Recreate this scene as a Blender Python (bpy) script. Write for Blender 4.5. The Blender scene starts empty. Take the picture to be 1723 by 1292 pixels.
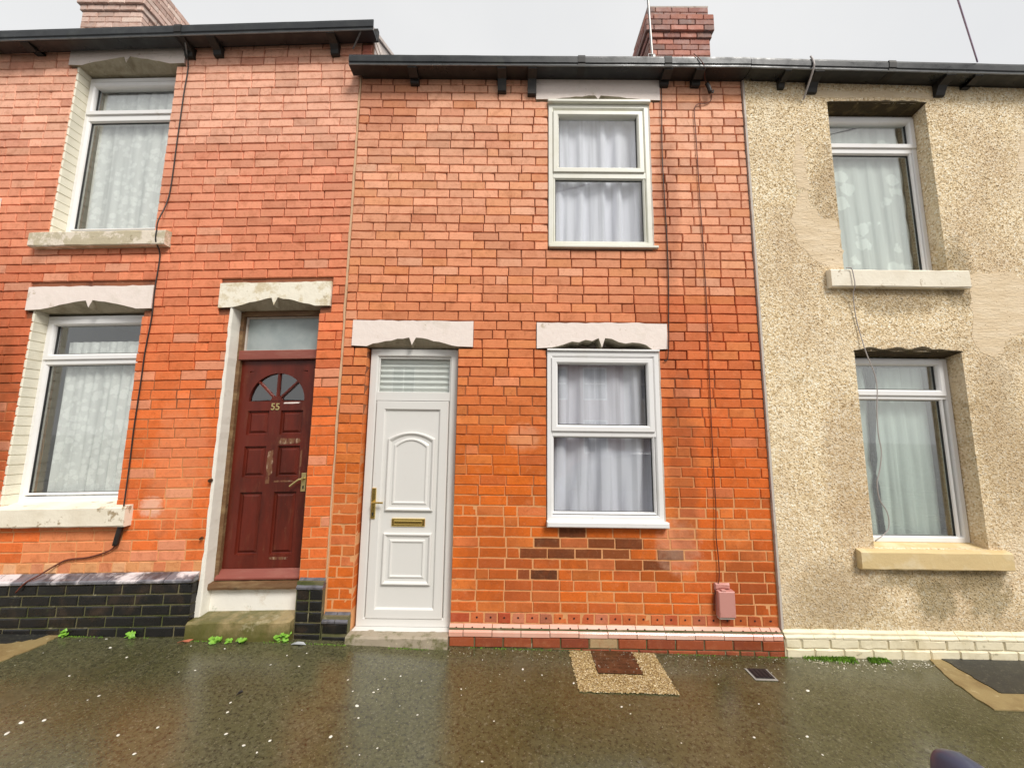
import bpy, bmesh, math, random
from mathutils import Vector, Matrix, noise
random.seed(7)
S = bpy.context.scene
COL = S.collection

# ------------------------------------------------------------------ camera
cam_d = bpy.data.cameras.new("camera")
cam = bpy.data.objects.new("camera", cam_d)
COL.objects.link(cam)
RIGHT = (0.99993, 0.0033, 0.01141)
UP = (-0.0109, -0.12733, 0.9918)
FWD = (-0.00472, 0.99185, 0.12729)
CAM = (0.0, -3.46605, 1.75)
cam.matrix_world = Matrix(((RIGHT[0], UP[0], -FWD[0], CAM[0]),
                           (RIGHT[1], UP[1], -FWD[1], CAM[1]),
                           (RIGHT[2], UP[2], -FWD[2], CAM[2]),
                           (0, 0, 0, 1)))
cam_d.sensor_width = 36.0
cam_d.lens = 650.3 / 1723 * 36
cam_d.clip_start = 0.05
cam_d.clip_end = 500
S.camera = cam

# ------------------------------------------------------------------ sky, sun, exposure
SUN_ELEV, SUN_AZ = 47, 33          # degrees; azimuth measured from straight behind the camera towards the right
world = bpy.data.worlds.new("World")
S.world = world
world.use_nodes = True
wn, wl = world.node_tree.nodes, world.node_tree.links
wn.clear()
sky = wn.new("ShaderNodeTexSky")
sky.sky_type = 'NISHITA'
sky.sun_disc = False
sky.sun_elevation = math.radians(SUN_ELEV)
sky.sun_rotation = math.radians(180 - SUN_AZ)
sky.air_density = 1.0
sky.dust_density = 4.0
cloud = wn.new("ShaderNodeMix"); cloud.data_type = 'RGBA'
cloud.inputs[0].default_value = 0.93
cloud.inputs[7].default_value = (3.95, 3.95, 3.90, 1)     # flat overcast layer
tcw = wn.new("ShaderNodeTexCoord")
cn = wn.new("ShaderNodeTexNoise"); cn.inputs['Scale'].default_value = 2.2; cn.inputs['Detail'].default_value = 5
cr = wn.new("ShaderNodeValToRGB")
cr.color_ramp.elements[0].position = .3; cr.color_ramp.elements[1].position = .7
cr.color_ramp.elements[0].color = (3.85, 3.86, 3.86, 1); cr.color_ramp.elements[1].color = (4.30, 4.28, 4.22, 1)
wl.new(tcw.outputs['Generated'], cn.inputs['Vector']); wl.new(cn.outputs['Fac'], cr.inputs[0]); wl.new(cr.outputs[0], cloud.inputs[7])
bg = wn.new("ShaderNodeBackground"); bg.inputs[1].default_value = 0.1
wo = wn.new("ShaderNodeOutputWorld")
wl.new(sky.outputs[0], cloud.inputs[6])
wl.new(cloud.outputs[2], bg.inputs[0])
wl.new(bg.outputs[0], wo.inputs[0])
sd = bpy.data.lights.new("sun", 'SUN')
sd.energy = 1.5
sd.angle = math.radians(20)
sd.color = (1.0, 0.965, 0.91)
sun = bpy.data.objects.new("sun", sd)
COL.objects.link(sun)
_e, _a = math.radians(SUN_ELEV), math.radians(SUN_AZ)
_to = Vector((math.sin(_a) * math.cos(_e), -math.cos(_a) * math.cos(_e), math.sin(_e)))
sun.rotation_euler = _to.to_track_quat('Z', 'Y').to_euler()
sun.location = (3, -8, 12)
vs = S.view_settings
vs.view_transform = 'Standard'
vs.look = 'None'
vs.exposure = 1.09
vs.gamma = 1
vs.use_curve_mapping = False
S.render.engine = 'CYCLES'
S.cycles.max_bounces = 8
S.cycles.transparent_max_bounces = 12
try:
    S.cycles.use_denoising = True
except Exception:
    pass


# ------------------------------------------------------------------ material helpers
def ramp(nt, fac, stops):
    r = nt.nodes.new("ShaderNodeValToRGB")
    els = r.color_ramp.elements
    els[0].position, els[1].position = stops[0][0], stops[-1][0]
    for s in stops[1:-1]:
        els.new(s[0])
    for e, s in zip(els, stops):
        c = s[1]
        e.color = (c, c, c, 1) if isinstance(c, (int, float)) else (c[0], c[1], c[2], 1)
    nt.links.new(fac, r.inputs[0])
    return r.outputs[0]


def noise_tex(nt, vec, scale, detail=5, rough=.6, dist=0.0):
    n = nt.nodes.new("ShaderNodeTexNoise")
    n.inputs['Scale'].default_value = scale
    n.inputs['Detail'].default_value = detail
    n.inputs['Roughness'].default_value = rough
    n.inputs['Distortion'].default_value = dist
    nt.links.new(vec, n.inputs['Vector'])
    return n.outputs['Fac']


def voro(nt, vec, scale, feature='F1', out='Distance', rnd=1.0):
    v = nt.nodes.new("ShaderNodeTexVoronoi")
    v.feature = feature
    v.inputs['Scale'].default_value = scale
    v.inputs['Randomness'].default_value = rnd
    nt.links.new(vec, v.inputs['Vector'])
    return v.outputs[out]


def mixc(nt, fac, a, b, mode='MIX'):
    m = nt.nodes.new("ShaderNodeMix"); m.data_type = 'RGBA'; m.blend_type = mode
    for sock, v in ((m.inputs[0], fac), (m.inputs[6], a), (m.inputs[7], b)):
        if hasattr(v, 'links'):
            nt.links.new(v, sock)
        elif isinstance(v, (int, float)):
            sock.default_value = v
        else:
            sock.default_value = (v[0], v[1], v[2], 1)
    return m.outputs[2]


def math_n(nt, op, a, b=None, clamp=False):
    m = nt.nodes.new("ShaderNodeMath"); m.operation = op; m.use_clamp = clamp
    for i, v in enumerate((a, b)):
        if v is None:
            continue
        if hasattr(v, 'links'):
            nt.links.new(v, m.inputs[i])
        else:
            m.inputs[i].default_value = v
    return m.outputs[0]


class Mat:
    """A principled material on world position, built up in layers."""
    def __init__(s, name, col=(.5, .5, .5), rough=.6, metallic=0, spec=.5, stretch=None):
        s.m = bpy.data.materials.new(name)
        s.m.use_nodes = True
        s.nt = s.m.node_tree
        s.p = s.nt.nodes["Principled BSDF"]
        s.p.inputs['Roughness'].default_value = rough
        s.p.inputs['Metallic'].default_value = metallic
        s.p.inputs['Specular IOR Level'].default_value = spec
        g = s.nt.nodes.new("ShaderNodeNewGeometry")
        s.vec = g.outputs['Position']
        if stretch:
            mp = s.nt.nodes.new("ShaderNodeMapping")
            mp.inputs['Scale'].default_value = stretch
            s.nt.links.new(s.vec, mp.inputs['Vector'])
            s.vec = mp.outputs[0]
        s.col = col
        s.h = None

    def sep(s):
        q = s.nt.nodes.new("ShaderNodeSeparateXYZ")
        g = s.nt.nodes.new("ShaderNodeNewGeometry")
        s.nt.links.new(g.outputs['Position'], q.inputs[0])
        return q.outputs

    def layer(s, col, scale, lo, hi, detail=5, rough=.6, dist=0.0, amt=1.0, mode='MIX', times=None):
        f = ramp(s.nt, noise_tex(s.nt, s.vec, scale, detail, rough, dist), [(lo, 0), (hi, amt)])
        if times is not None:
            f = math_n(s.nt, 'MULTIPLY', f, times)
        s.col = mixc(s.nt, f, s.col, col, mode)
        return s

    def cells(s, stops, scale, amt=1.0):
        c = voro(s.nt, s.vec, scale, out='Color')
        q = s.nt.nodes.new("ShaderNodeSeparateColor")
        s.nt.links.new(c, q.inputs[0])
        c2 = ramp(s.nt, q.outputs[0], stops)
        s.col = mixc(s.nt, amt, s.col, c2)
        return s

    def bump(s, scale, strength=.4, dist=.004, detail=4, kind='noise'):
        if kind == 'noise':
            h = noise_tex(s.nt, s.vec, scale, detail)
        else:
            h = voro(s.nt, s.vec, scale)
            h = math_n(s.nt, 'SUBTRACT', 1.0, h)
        b = s.nt.nodes.new("ShaderNodeBump")
        b.inputs['Strength'].default_value = strength
        b.inputs['Distance'].default_value = dist
        s.nt.links.new(h, b.inputs['Height'])
        if s.h is not None:
            s.nt.links.new(s.h, b.inputs['Normal'])
        s.h = b.outputs[0]
        return s

    def rough(s, scale, lo, hi, a=.35, b=.65):
        f = ramp(s.nt, noise_tex(s.nt, s.vec, scale, 4), [(a, lo), (b, hi)])
        s.nt.links.new(f, s.p.inputs['Roughness'])
        return s

    def blob(s, col, cx, cz, rx, rz, amt=.6, nscale=6, lo=.35, hi=.65):
        """A stain of its own shape: soft ellipse on the wall broken up by noise."""
        o = s.sep()
        dx = math_n(s.nt, 'DIVIDE', math_n(s.nt, 'SUBTRACT', o[0], cx), rx)
        dz = math_n(s.nt, 'DIVIDE', math_n(s.nt, 'SUBTRACT', o[2], cz), rz)
        r2 = math_n(s.nt, 'ADD', math_n(s.nt, 'MULTIPLY', dx, dx), math_n(s.nt, 'MULTIPLY', dz, dz))
        e = math_n(s.nt, 'SUBTRACT', 1.0, r2, True)
        n = noise_tex(s.nt, s.vec, nscale, 6, .68)
        f = ramp(s.nt, math_n(s.nt, 'ADD', math_n(s.nt, 'MULTIPLY', e, .55), math_n(s.nt, 'SUBTRACT', n, .28)), [(lo, 0), (hi, amt)])
        f = math_n(s.nt, 'MULTIPLY', f, math_n(s.nt, 'MULTIPLY', e, 2.5, True), True)
        s.col = mixc(s.nt, f, s.col, col)
        return s

    def done(s):
        if hasattr(s.col, 'links'):
            s.nt.links.new(s.col, s.p.inputs['Base Color'])
        else:
            s.p.inputs['Base Color'].default_value = (s.col[0], s.col[1], s.col[2], 1)
        if s.h is not None:
            s.nt.links.new(s.h, s.p.inputs['Normal'])
        return s.m


# ------------------------------------------------------------------ materials
def brick_mat():
    k = Mat("red_brick", rough=.75, spec=.15)
    nt = k.nt
    oi = nt.nodes.new("ShaderNodeObjectInfo")
    at = nt.nodes.new("ShaderNodeAttribute"); at.attribute_name = "tone"
    k.col = mixc(nt, 1.0, oi.outputs['Color'], at.outputs['Color'], 'MULTIPLY')
    # weathering marks
    k.layer((.82, .38, .18), 11, .52, .78, 6, .7, amt=.24)
    k.layer((.30, .06, .012), 9, .50, .78, 7, .72, .6, amt=.55)
    k.layer((.34, .085, .022), 34, .54, .72, 6, .75, amt=.5)
    k.layer((.20, .05, .02), 19, .60, .74, 6, .75, .5, amt=.45)
    k.layer((.9, .5, .30), 42, .58, .74, 5, .75, amt=.28)
    k.layer((.15, .07, .04), 1.6, .57, .78, 6, .65, .4, amt=.30)
    for a in (((.74, .44, .30), 1.42, .80, .26, .30, .32, 13), ((.26, .07, .022), .70, .74, .80, .20, .40, 9), ((.26, .055, .012), 2.0, .42, .40, .55, .55),               ((.24, .07, .03), 1.50, 1.5, .18, 1.1, .45), ((.30, .07, .02), -.15, .70, .40, .5, .4), ((.82, .46, .28), .10, 1.72, .18, .16, .30, 13),
              ((.22, .06, .02), -4.75, 1.7, .35, 1.4, .55), ((.88, .66, .52), -3.15, 1.08, .14, .12, .5, 16), ((.28, .09, .05), 1.45, 3.9, .16, 1.1, .4),
              ((.88, .55, .34), -2.95, 1.45, .35, .8, .16)):
        k.blob(*a)
    k.bump(60, .5, .004).bump(260, .35, .0015)
    k.rough(5, .5, .85)
    return k.done()


def mortar_mat():
    k = Mat("lime_mortar", rough=.9)
    nt = k.nt
    z = k.sep()[2]
    zn = math_n(nt, 'ADD', z, math_n(nt, 'MULTIPLY', noise_tex(nt, k.vec, 1.3, 4), 1.1))
    up = ramp(nt, math_n(nt, 'DIVIDE', zn, 6.0), [(.27, (.70, .33, .135)), (.35, (.54, .20, .07)), (.47, (.25, .08, .03)), (.75, (.30, .11, .055)), (.92, (.46, .2, .11))])
    k.col = up
    k.layer((.075, .024, .012), 2.6, .44, .64, 7, .72, .8, amt=.75, times=ramp(nt, math_n(nt, 'DIVIDE', zn, 6.0), [(.36, .15), (.48, 1)]))
    k.layer((.82, .52, .32), 18, .62, .75, 5, .6, amt=.3)
    k.bump(90, .6, .004)
    return k.done()


def glass_mat(name="window_glass", tint=(.99, 1.0, .99), f_mul=2.2, rough=.0):
    m = bpy.data.materials.new(name); m.use_nodes = True
    nt = m.node_tree; nt.nodes.clear()
    out = nt.nodes.new("ShaderNodeOutputMaterial")
    tr = nt.nodes.new("ShaderNodeBsdfTransparent"); tr.inputs[0].default_value = (*tint, 1)
    gl = nt.nodes.new("ShaderNodeBsdfGlossy"); gl.inputs['Roughness'].default_value = rough
    lw = nt.nodes.new("ShaderNodeLayerWeight"); lw.inputs[0].default_value = .5
    mx = nt.nodes.new("ShaderNodeMixShader")
    f = math_n(nt, 'POWER', lw.outputs['Facing'], 4.0)            # Schlick, the same from either side
    f = math_n(nt, 'MULTIPLY', math_n(nt, 'ADD', math_n(nt, 'MULTIPLY', f, .95), .045), f_mul, True)
    nt.links.new(f, mx.inputs[0]); nt.links.new(tr.outputs[0], mx.inputs[1]); nt.links.new(gl.outputs[0], mx.inputs[2])
    nt.links.new(mx.outputs[0], out.inputs[0])
    return m


def cloth_mat(name, col, trans=.35, see=.12, lace=None, lace_see=.35, gap=.4):
    """Thin cloth: diffuse + translucent + open weave; lace = scale of a printed/woven motif."""
    m = bpy.data.materials.new(name); m.use_nodes = True
    nt = m.node_tree; nt.nodes.clear()
    out = nt.nodes.new("ShaderNodeOutputMaterial")
    d = nt.nodes.new("ShaderNodeBsdfDiffuse"); d.inputs[0].default_value = (*col, 1)
    t = nt.nodes.new("ShaderNodeBsdfTranslucent"); t.inputs[0].default_value = (*col, 1)
    gg = nt.nodes.new("ShaderNodeNewGeometry")
    mp = nt.nodes.new("ShaderNodeMapping"); mp.inputs['Scale'].default_value = (17, 0, .55)
    nt.links.new(gg.outputs['Position'], mp.inputs['Vector'])
    dens = ramp(nt, noise_tex(nt, mp.outputs[0], 1.0, 3, .5, .3), [(.40, see * .2), (.50, see), (.62, gap)])
    a = nt.nodes.new("ShaderNodeMixShader"); a.inputs[0].default_value = trans
    nt.links.new(d.outputs[0], a.inputs[1]); nt.links.new(t.outputs[0], a.inputs[2])
    tr = nt.nodes.new("ShaderNodeBsdfTransparent")
    b = nt.nodes.new("ShaderNodeMixShader")
    nt.links.new(dens, b.inputs[0])
    if lace:
        g = nt.nodes.new("ShaderNodeNewGeometry")
        v = voro(nt, g.outputs['Position'], lace[0])
        n = noise_tex(nt, g.outputs['Position'], lace[0] * 3, 3)
        s_ = math_n(nt, 'ADD', v, math_n(nt, 'MULTIPLY', math_n(nt, 'SUBTRACT', n, .5), .5))
        f = ramp(nt, s_, [(lace[1], see * .3), (lace[1] + .06, lace_see)])
        nt.links.new(math_n(nt, 'ADD', math_n(nt, 'MULTIPLY', dens, .6), math_n(nt, 'MULTIPLY', f, .7), True), b.inputs[0])
    nt.links.new(a.outputs[0], b.inputs[1]); nt.links.new(tr.outputs[0], b.inputs[2])
    nt.links.new(b.outputs[0], out.inputs[0])
    return m


BRICK = brick_mat()
MORTAR = mortar_mat()
GLASS = glass_mat()
GLASS_R = glass_mat("reflective_glass", (.97, 1.0, .98), 4.2)
FROST = Mat("frosted_glass", (.30, .345, .34), .22).layer((.40, .44, .43), 6, .4, .65, amt=.6).bump(240, .5, .002).done()
LINTEL_PINK = (Mat("painted_stone", (.84, .73, .66), .6).layer((.62, .55, .45), 3.5, .55, .72, 6, .65, amt=.55)
               .layer((.48, .38, .25), 4.5, .60, .635, 9, .72, amt=.75).layer((.30, .24, .17), 11, .64, .70, 8, .7, amt=.6).layer((.88, .80, .74), 30, .5, .7, amt=.4).bump(14, .5, .008).bump(120, .3, .002).done())
LINTEL_CREAM = (Mat("peeling_cream_stone", (.86, .80, .66), .65).layer((.60, .49, .30), 6, .50, .60, 8, .7, amt=.8)
                .layer((.34, .25, .13), 11, .62, .67, 8, .7, amt=.75).bump(16, .6, .008).bump(120, .3, .002).done())
BARE_STONE = Mat("bare_grey_stone", (.42, .37, .27), .8).layer((.22, .18, .11), 6, .48, .66, 7, .7, amt=.7).layer((.66, .58, .46), 10, .6, .7, 6, .65, amt=.6).bump(24, .6, .006).done()
SILL_OLD = (Mat("weathered_stone", (.52, .45, .31), .75).layer((.76, .67, .55), 7, .50, .57, 8, .7)
            .layer((.14, .10, .05), 11, .62, .68, 8, .7, amt=.8).bump(18, .7, .008).bump(150, .4, .002).done())
SILL_CREAM = (Mat("flaking_cream_paint", (.83, .76, .62), .65).layer((.34, .25, .14), 8, .585, .63, 8, .7, amt=.9)
              .layer((.62, .53, .38), 3, .5, .7, 6, .6, amt=.5).bump(22, .5, .006).done())
SILL_YELLOW = (Mat("yellow_stone", (.64, .48, .24), .75).layer((.78, .68, .48), 5, .52, .72, 6, .6, amt=.7)
               .layer((.22, .15, .07), 9, .64, .72, 8, .7, amt=.55).bump(20, .6, .006).bump(160, .4, .002).done())
JAMB_CREAM = Mat("cream_masonry_paint", (.80, .76, .62), .6).layer((.62, .56, .42), 5, .5, .75, 6, .6, amt=.6).bump(40, .5, .004).done()
JAMB_WHITE = (Mat("white_masonry_paint", (.86, .83, .74), .6).layer((.55, .48, .36), 5, .60, .74, 7, .65, amt=.5)
              .layer((.20, .16, .10), 16, .70, .74, 7, .7, amt=.8).bump(24, .4, .006).done())
RISER = (Mat("worn_white_paint", (.84, .81, .74), .55).layer((.62, .52, .40), 5, .56, .66, 8, .7, amt=.6)
         .layer((.32, .36, .24), 13, .64, .70, 6, .7, amt=.6).bump(20, .4, .005).done())
UPVC = Mat("white_upvc", (.81, .80, .785), .28).layer((.62, .59, .50), 2.2, .55, .82, 5, .6, amt=.5).layer((.45, .41, .30), 12, .62, .76, 7, .7, amt=.35).done()
UPVC_DOOR = Mat("white_grained_upvc", (.71, .695, .66), .34).layer((.50, .47, .39), 10, .62, .78, 7, .7, amt=.3).layer((.68, .66, .62), 3, .5, .8, 5, .6, amt=.4).bump(400, .08, .001).done()
UPVC_OLD = Mat("aged_cream_upvc", (.76, .75, .66), .34).layer((.58, .56, .40), 3.5, .5, .78, 6, .6, amt=.5).done()
GASKET = Mat("black_gasket", (.02, .02, .02), .5).done()
SEALANT = Mat("grey_sealant", (.52, .46, .40), .7).layer((.26, .2, .14), 14, .55, .7, amt=.7).done()
MAROON = (Mat("maroon_door_paint", (.130, .018, .009), .36, spec=.35, stretch=(1, 1, .25)).layer((.055, .010, .005), 4, .45, .66, 7, .7, amt=.8)
          .layer((.15, .045, .022), 18, .56, .70, 7, .7, amt=.6).layer((.36, .2, .12), 30, .68, .71, 7, .75, amt=.7).bump(90, .25, .002).done())
MAROON_PALE = (Mat("faded_maroon_wood", (.25, .065, .045), .5, stretch=(.25, 1, 1)).layer((.34, .14, .10), 12, .5, .7, 6, .6, amt=.6)
               .bump(90, .3, .002).done())
BARE = (Mat("bare_scraped_wood", (.17, .07, .03), .6, stretch=(1, 1, .3)).layer((.46, .33, .22), 30, .54, .64, 6, .7, amt=.85)
        .layer((.095, .012, .008), 26, .52, .58, 6, .7, amt=1.0).done())
BROWN_WOOD = (Mat("rotten_brown_timber", (.15, .075, .03), .7, stretch=(.3, 1, 1)).layer((.26, .17, .08), 9, .48, .62, 7, .65, amt=.8)
              .layer((.05, .03, .015), 16, .58, .68, 6, .7, amt=.8).bump(60, .6, .004).done())
BRASS = Mat("polished_brass", (.80, .58, .18), .22, metallic=1.0).done()
BRASS_OLD = Mat("tarnished_brass", (.62, .50, .22), .38, metallic=.8).done()
GUTTER = (Mat("black_gutter_paint", (.014, .016, .018), .34).layer((.05, .055, .05), 7, .5, .7, 6, .6, amt=.5)
          .layer((.05, .06, .03), 3, .6, .75, 6, .7, amt=.5).bump(120, .2, .002).rough(6, .25, .55).done())
GUTTER_LIP = Mat("grey_gutter_lip", (.20, .21, .21), .4).layer((.09, .09, .09), 12, .5, .7, amt=.7).done()
BRACKET = Mat("sooty_timber", (.016, .014, .012), .6).layer((.06, .045, .03), 14, .55, .7, amt=.5).done()
DASH = None


def dash_mat():
    k = Mat("pebbledash_render", (.60, .48, .31), .85, spec=.25)
    k.cells([(0, (.40, .28, .14)), (.10, (.64, .48, .27)), (.40, (.80, .64, .40)), (.78, (.90, .76, .53)), (1, (.97, .91, .75))], 78)
    # larger patches where the stones are greyer, browner or paler
    k.layer((.56, .41, .26), .8, .44, .66, 6, .62, .4, amt=.55)
    k.layer((.93, .83, .64), 1.5, .52, .75, 6, .6, amt=.45)
    k.layer((.30, .21, .09), 2.1, .60, .78, 7, .68, .6, amt=.55)
    x, y, z = k.sep()
    n = noise_tex(k.nt, k.vec, 5, 6)
    # moss-stained foot of the wall and algae below the lower sill
    foot = ramp(k.nt, math_n(k.nt, 'ADD', z, math_n(k.nt, 'MULTIPLY', n, .7)), [(.36, 1), (.86, 0)])
    k.col = mixc(k.nt, math_n(k.nt, 'MULTIPLY', foot, .35), k.col, (.25, .20, .10))
    for a in (((.22, .15, .07), 3.55, 3.02, .75, .20, .55), ((.36, .22, .11), 2.95, 1.45, .30, 1.05, .36, 11), ((.30, .20, .09), 4.30, 1.75, .35, 1.0, .32, 11),
              ((.16, .13, .05), 3.98, .50, .30, .34, .45, 14, .42, .62), ((.17, .14, .06), 3.55, .40, .25, .22, .5, 14, .42, .62), ((.25, .17, .08), 2.72, .45, .5, .35, .34, 11),
              ((.17, .12, .05), 4.12, 3.25, .2, .5, .5), ((.32, .21, .10), 3.0, 3.95, .25, .8, .36, 11), ((.20, .15, .07), 3.6, .58, .75, .14, .6)):
        k.blob(*a)
    k.bump(70, .6, .006, kind='voro').bump(200, .5, .003)
    return k.done()


DASH = dash_mat()
PLASTER = (Mat("smooth_scratch_coat", (.70, .55, .36), .85, stretch=(.6, 1, 2.2)).layer((.79, .65, .46), 6, .45, .65, 6, .6, amt=.8)
           .layer((.56, .38, .2), 12, .6, .75, 6, .65, amt=.6).bump(26, .8, .010).done())
SOFFIT_BROWN = (Mat("dark_brown_render", (.055, .036, .012), .9).layer((.15, .11, .045), 9, .5, .66, 6, .6, amt=.8).layer((.04, .03, .012), 20, .55, .7, amt=.7)
                .bump(60, 1, .01).done())  # very dark brown with slightly lighter blotches
BLACK_BRICK = Mat("black_glazed_brick", (.010, .009, .008), .18, spec=.5)
BLACK_BRICK.layer((.055, .035, .022), 5, .52, .7, 6, .6, amt=.7).layer((.05, .055, .02), 9, .62, .74, 6, .65, amt=.55)
BLACK_BRICK.bump(50, .35, .004).rough(8, .14, .5)
BLACK_BRICK = BLACK_BRICK.done()
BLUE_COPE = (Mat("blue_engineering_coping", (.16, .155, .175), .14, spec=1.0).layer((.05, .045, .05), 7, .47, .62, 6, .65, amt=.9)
             .layer((.80, .74, .74), 3.2, .47, .56, 6, .62, .6, amt=.8).layer((.10, .09, .10), 13, .58, .66, 6, .65, amt=.7).bump(60, .3, .003).done())  # whitish blotches put wet sky glare, with some white paint, into the colour
PALE_MORTAR = (Mat("mossy_pale_mortar", (.15, .13, .065), .9).layer((.055, .07, .012), 3, .42, .60, 6, .65, amt=.85)
               .layer((.44, .40, .27), 9, .60, .70, amt=.7).bump(80, .6, .004).done())
DARK_COPE = (Mat("dark_engineering_coping", (.12, .115, .13), .2, spec=.8).layer((.05, .045, .05), 9, .47, .62, 6, .65, amt=.9).layer((.34, .31, .31), 12, .6, .7, 6, .6, amt=.4).bump(60, .3, .003).done())
PINK_COPE = (Mat("pink_painted_coping", (.74, .37, .27), .18, spec=.9).layer((.80, .55, .44), 1.2, .42, .62, 5, .6, amt=.9)
             .layer((.40, .10, .06), 14, .62, .72, 6, .65, amt=.5).bump(50, .3, .003).done())
CREAM_PLINTH = (Mat("cream_painted_brick", (.78, .70, .50), .5).layer((.55, .46, .27), 4, .5, .7, 6, .65, amt=.7)
                .layer((.20, .17, .08), 11, .62, .70, 7, .7, amt=.7).bump(40, .5, .005).done())
HOLE = Mat("dark_pin_hole", (.05, .012, .008), .9).done()
TAN_JOINT = Mat("tan_party_joint", (.62, .40, .24), .85).layer((.45, .26, .14), 8, .5, .68, amt=.6).bump(60, .5, .004).done()
STEP0 = Mat("mossy_step_stone", (.36, .27, .13), .5)
_z = STEP0.sep()[2]
_f = ramp(STEP0.nt, math_n(STEP0.nt, 'ADD', _z, math_n(STEP0.nt, 'MULTIPLY', noise_tex(STEP0.nt, STEP0.vec, 9, 6, .7), .22)), [(.20, 1), (.34, 0)])
STEP0.col = mixc(STEP0.nt, math_n(STEP0.nt, 'MULTIPLY', _f, .85), STEP0.col, (.085, .078, .014))
STEP = (STEP0.layer((.085, .085, .015), 3.5, .42, .58, 7, .68, amt=.8)
        .layer((.50, .43, .28), 8, .58, .70, 6, .65, amt=.65).bump(20, .6, .008).bump(140, .4, .002).done())
STEP_PALE = (Mat("worn_step_stone", (.36, .30, .22), .6).layer((.78, .68, .46), 7, .62, .67, 8, .7, amt=.8)
             .layer((.10, .10, .02), 8, .52, .64, 7, .7, amt=.8).bump(24, .5, .006).done())
METERBOX = Mat("pink_painted_metal", (.56, .26, .22), .45).layer((.44, .18, .14), 10, .55, .7, amt=.6).bump(90, .2, .002).done()
CABLE_BLACK = Mat("black_cable", (.018, .012, .010), .5).done()
CABLE_BROWN = Mat("brown_cable", (.13, .03, .015), .55).done()
CABLE_GREY = Mat("grey_cable", (.42, .38, .36), .5).done()
METAL = Mat("galvanised_metal", (.30, .29, .28), .5, metallic=.7).done()
LILAC = Mat("lilac_wire", (.42, .33, .50), .5).done()
SLATE = Mat("roof_slate", (.07, .075, .085), .5).layer((.12, .12, .12), 5, .5, .7, amt=.6).bump(20, .4, .006).done()
VERGE = Mat("pale_verge_render", (.66, .58, .53), .8).layer((.42, .3, .26), 9, .55, .7, amt=.6).bump(50, .4, .004).done()
ROOM = Mat("dim_room_wall", (.34, .33, .31), .9).done()
RUST = Mat("rusty_iron", (.10, .042, .018), .38, metallic=.3).layer((.17, .07, .03), 12, .45, .65, amt=.8).bump(90, .5, .003).done()
DARK_IRON = Mat("dark_cast_iron", (.035, .033, .036), .42, metallic=.4).layer((.09, .085, .08), 30, .5, .7, amt=.5).bump(160, .5, .003).done()
CONC = (Mat("exposed_aggregate", (.34, .24, .10), .55).cells([(0, (.10, .06, .015)), (.45, (.26, .17, .06)), (.85, (.42, .31, .14)), (1, (.7, .6, .4))], 120)
        .bump(120, .9, .006, kind='voro').done())
PEBBLE = Mat("gravel_stone", (.55, .42, .2), .4).cells([(0, (.13, .075, .02)), (.45, (.34, .23, .08)), (.82, (.52, .39, .17)), (1, (.85, .76, .55))], 160).done()
WHITE_STONE = Mat("white_stone", (.80, .78, .70), .5).layer((.60, .57, .46), 20, .45, .65, amt=.6).done()
GRIT = Mat("dull_grit", (.42, .38, .28), .5).layer((.75, .72, .62), 60, .5, .6, amt=.9).layer((.2, .17, .1), 40, .5, .62, amt=.7).done()
LEAF = Mat("fresh_green_leaf", (.20, .42, .035), .5).layer((.09, .24, .02), 30, .45, .6, amt=.7).done()
MOSSG = Mat("bright_moss", (.17, .34, .02), .8).layer((.08, .17, .015), 25, .4, .65, amt=.8).done()
LITTER_RED = Mat("reddish_dead_leaf", (.42, .13, .07), .6).done()
LITTER_GREY = Mat("grey_plastic_scrap", (.45, .47, .48), .4).done()
CARPAINT = Mat("dark_blue_car_paint", (.026, .030, .085), .3, spec=.4).done()
CARPAINT.node_tree.nodes["Principled BSDF"].inputs['Coat Weight'].default_value = .35
MIRRORM = Mat("blue_grey_car_trim", (.065, .076, .125), .32, spec=.35).done()
RUBBER = Mat("tyre_rubber", (.02, .02, .02), .8).done()
ALLOY = Mat("alloy_rim", (.5, .5, .52), .3, metallic=1).done()
CAR_GLASS = Mat("car_window_glass", (.02, .025, .03), .05).done()
LAMP = Mat("headlight_lens", (.7, .7, .72), .1).done()
SMOOTH_RENDER = Mat("pale_smooth_render", (.74, .69, .60), .85).layer((.5, .45, .36), 2, .45, .7, amt=.6).done()
KERB = Mat("kerb_concrete", (.32, .31, .28), .8).layer((.2, .19, .17), 6, .5, .7, amt=.6).bump(80, .5, .004).done()


def asphalt_mat(name, a, b, c, speck=.5, r=(.12, .30)):
    k = Mat(name, a, .4, spec=.85)
    k.layer(b, .9, .40, .62, 6, .6, .5, amt=.9)
    k.layer(c, 2.2, .54, .72, 6, .62, .3, amt=.55)
    f = ramp(k.nt, voro(k.nt, k.vec, 55), [(.10, speck), (.24, 0)])
    k.col = mixc(k.nt, f, k.col, (.30, .26, .17))
    k.layer((.016, .015, .007), 46, .47, .64, 5, .8, amt=.85)
    k.layer((.26, .245, .17), 40, .565, .70, 5, .8, amt=.65)
    k.layer((.022, .021, .010), 3.0, .60, .70, 7, .7, 1.2, amt=.5)
    k.bump(110, .26, .002, kind='voro').bump(22, .04, .003)
    k.rough(1.5, *r)
    return k.done()


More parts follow.
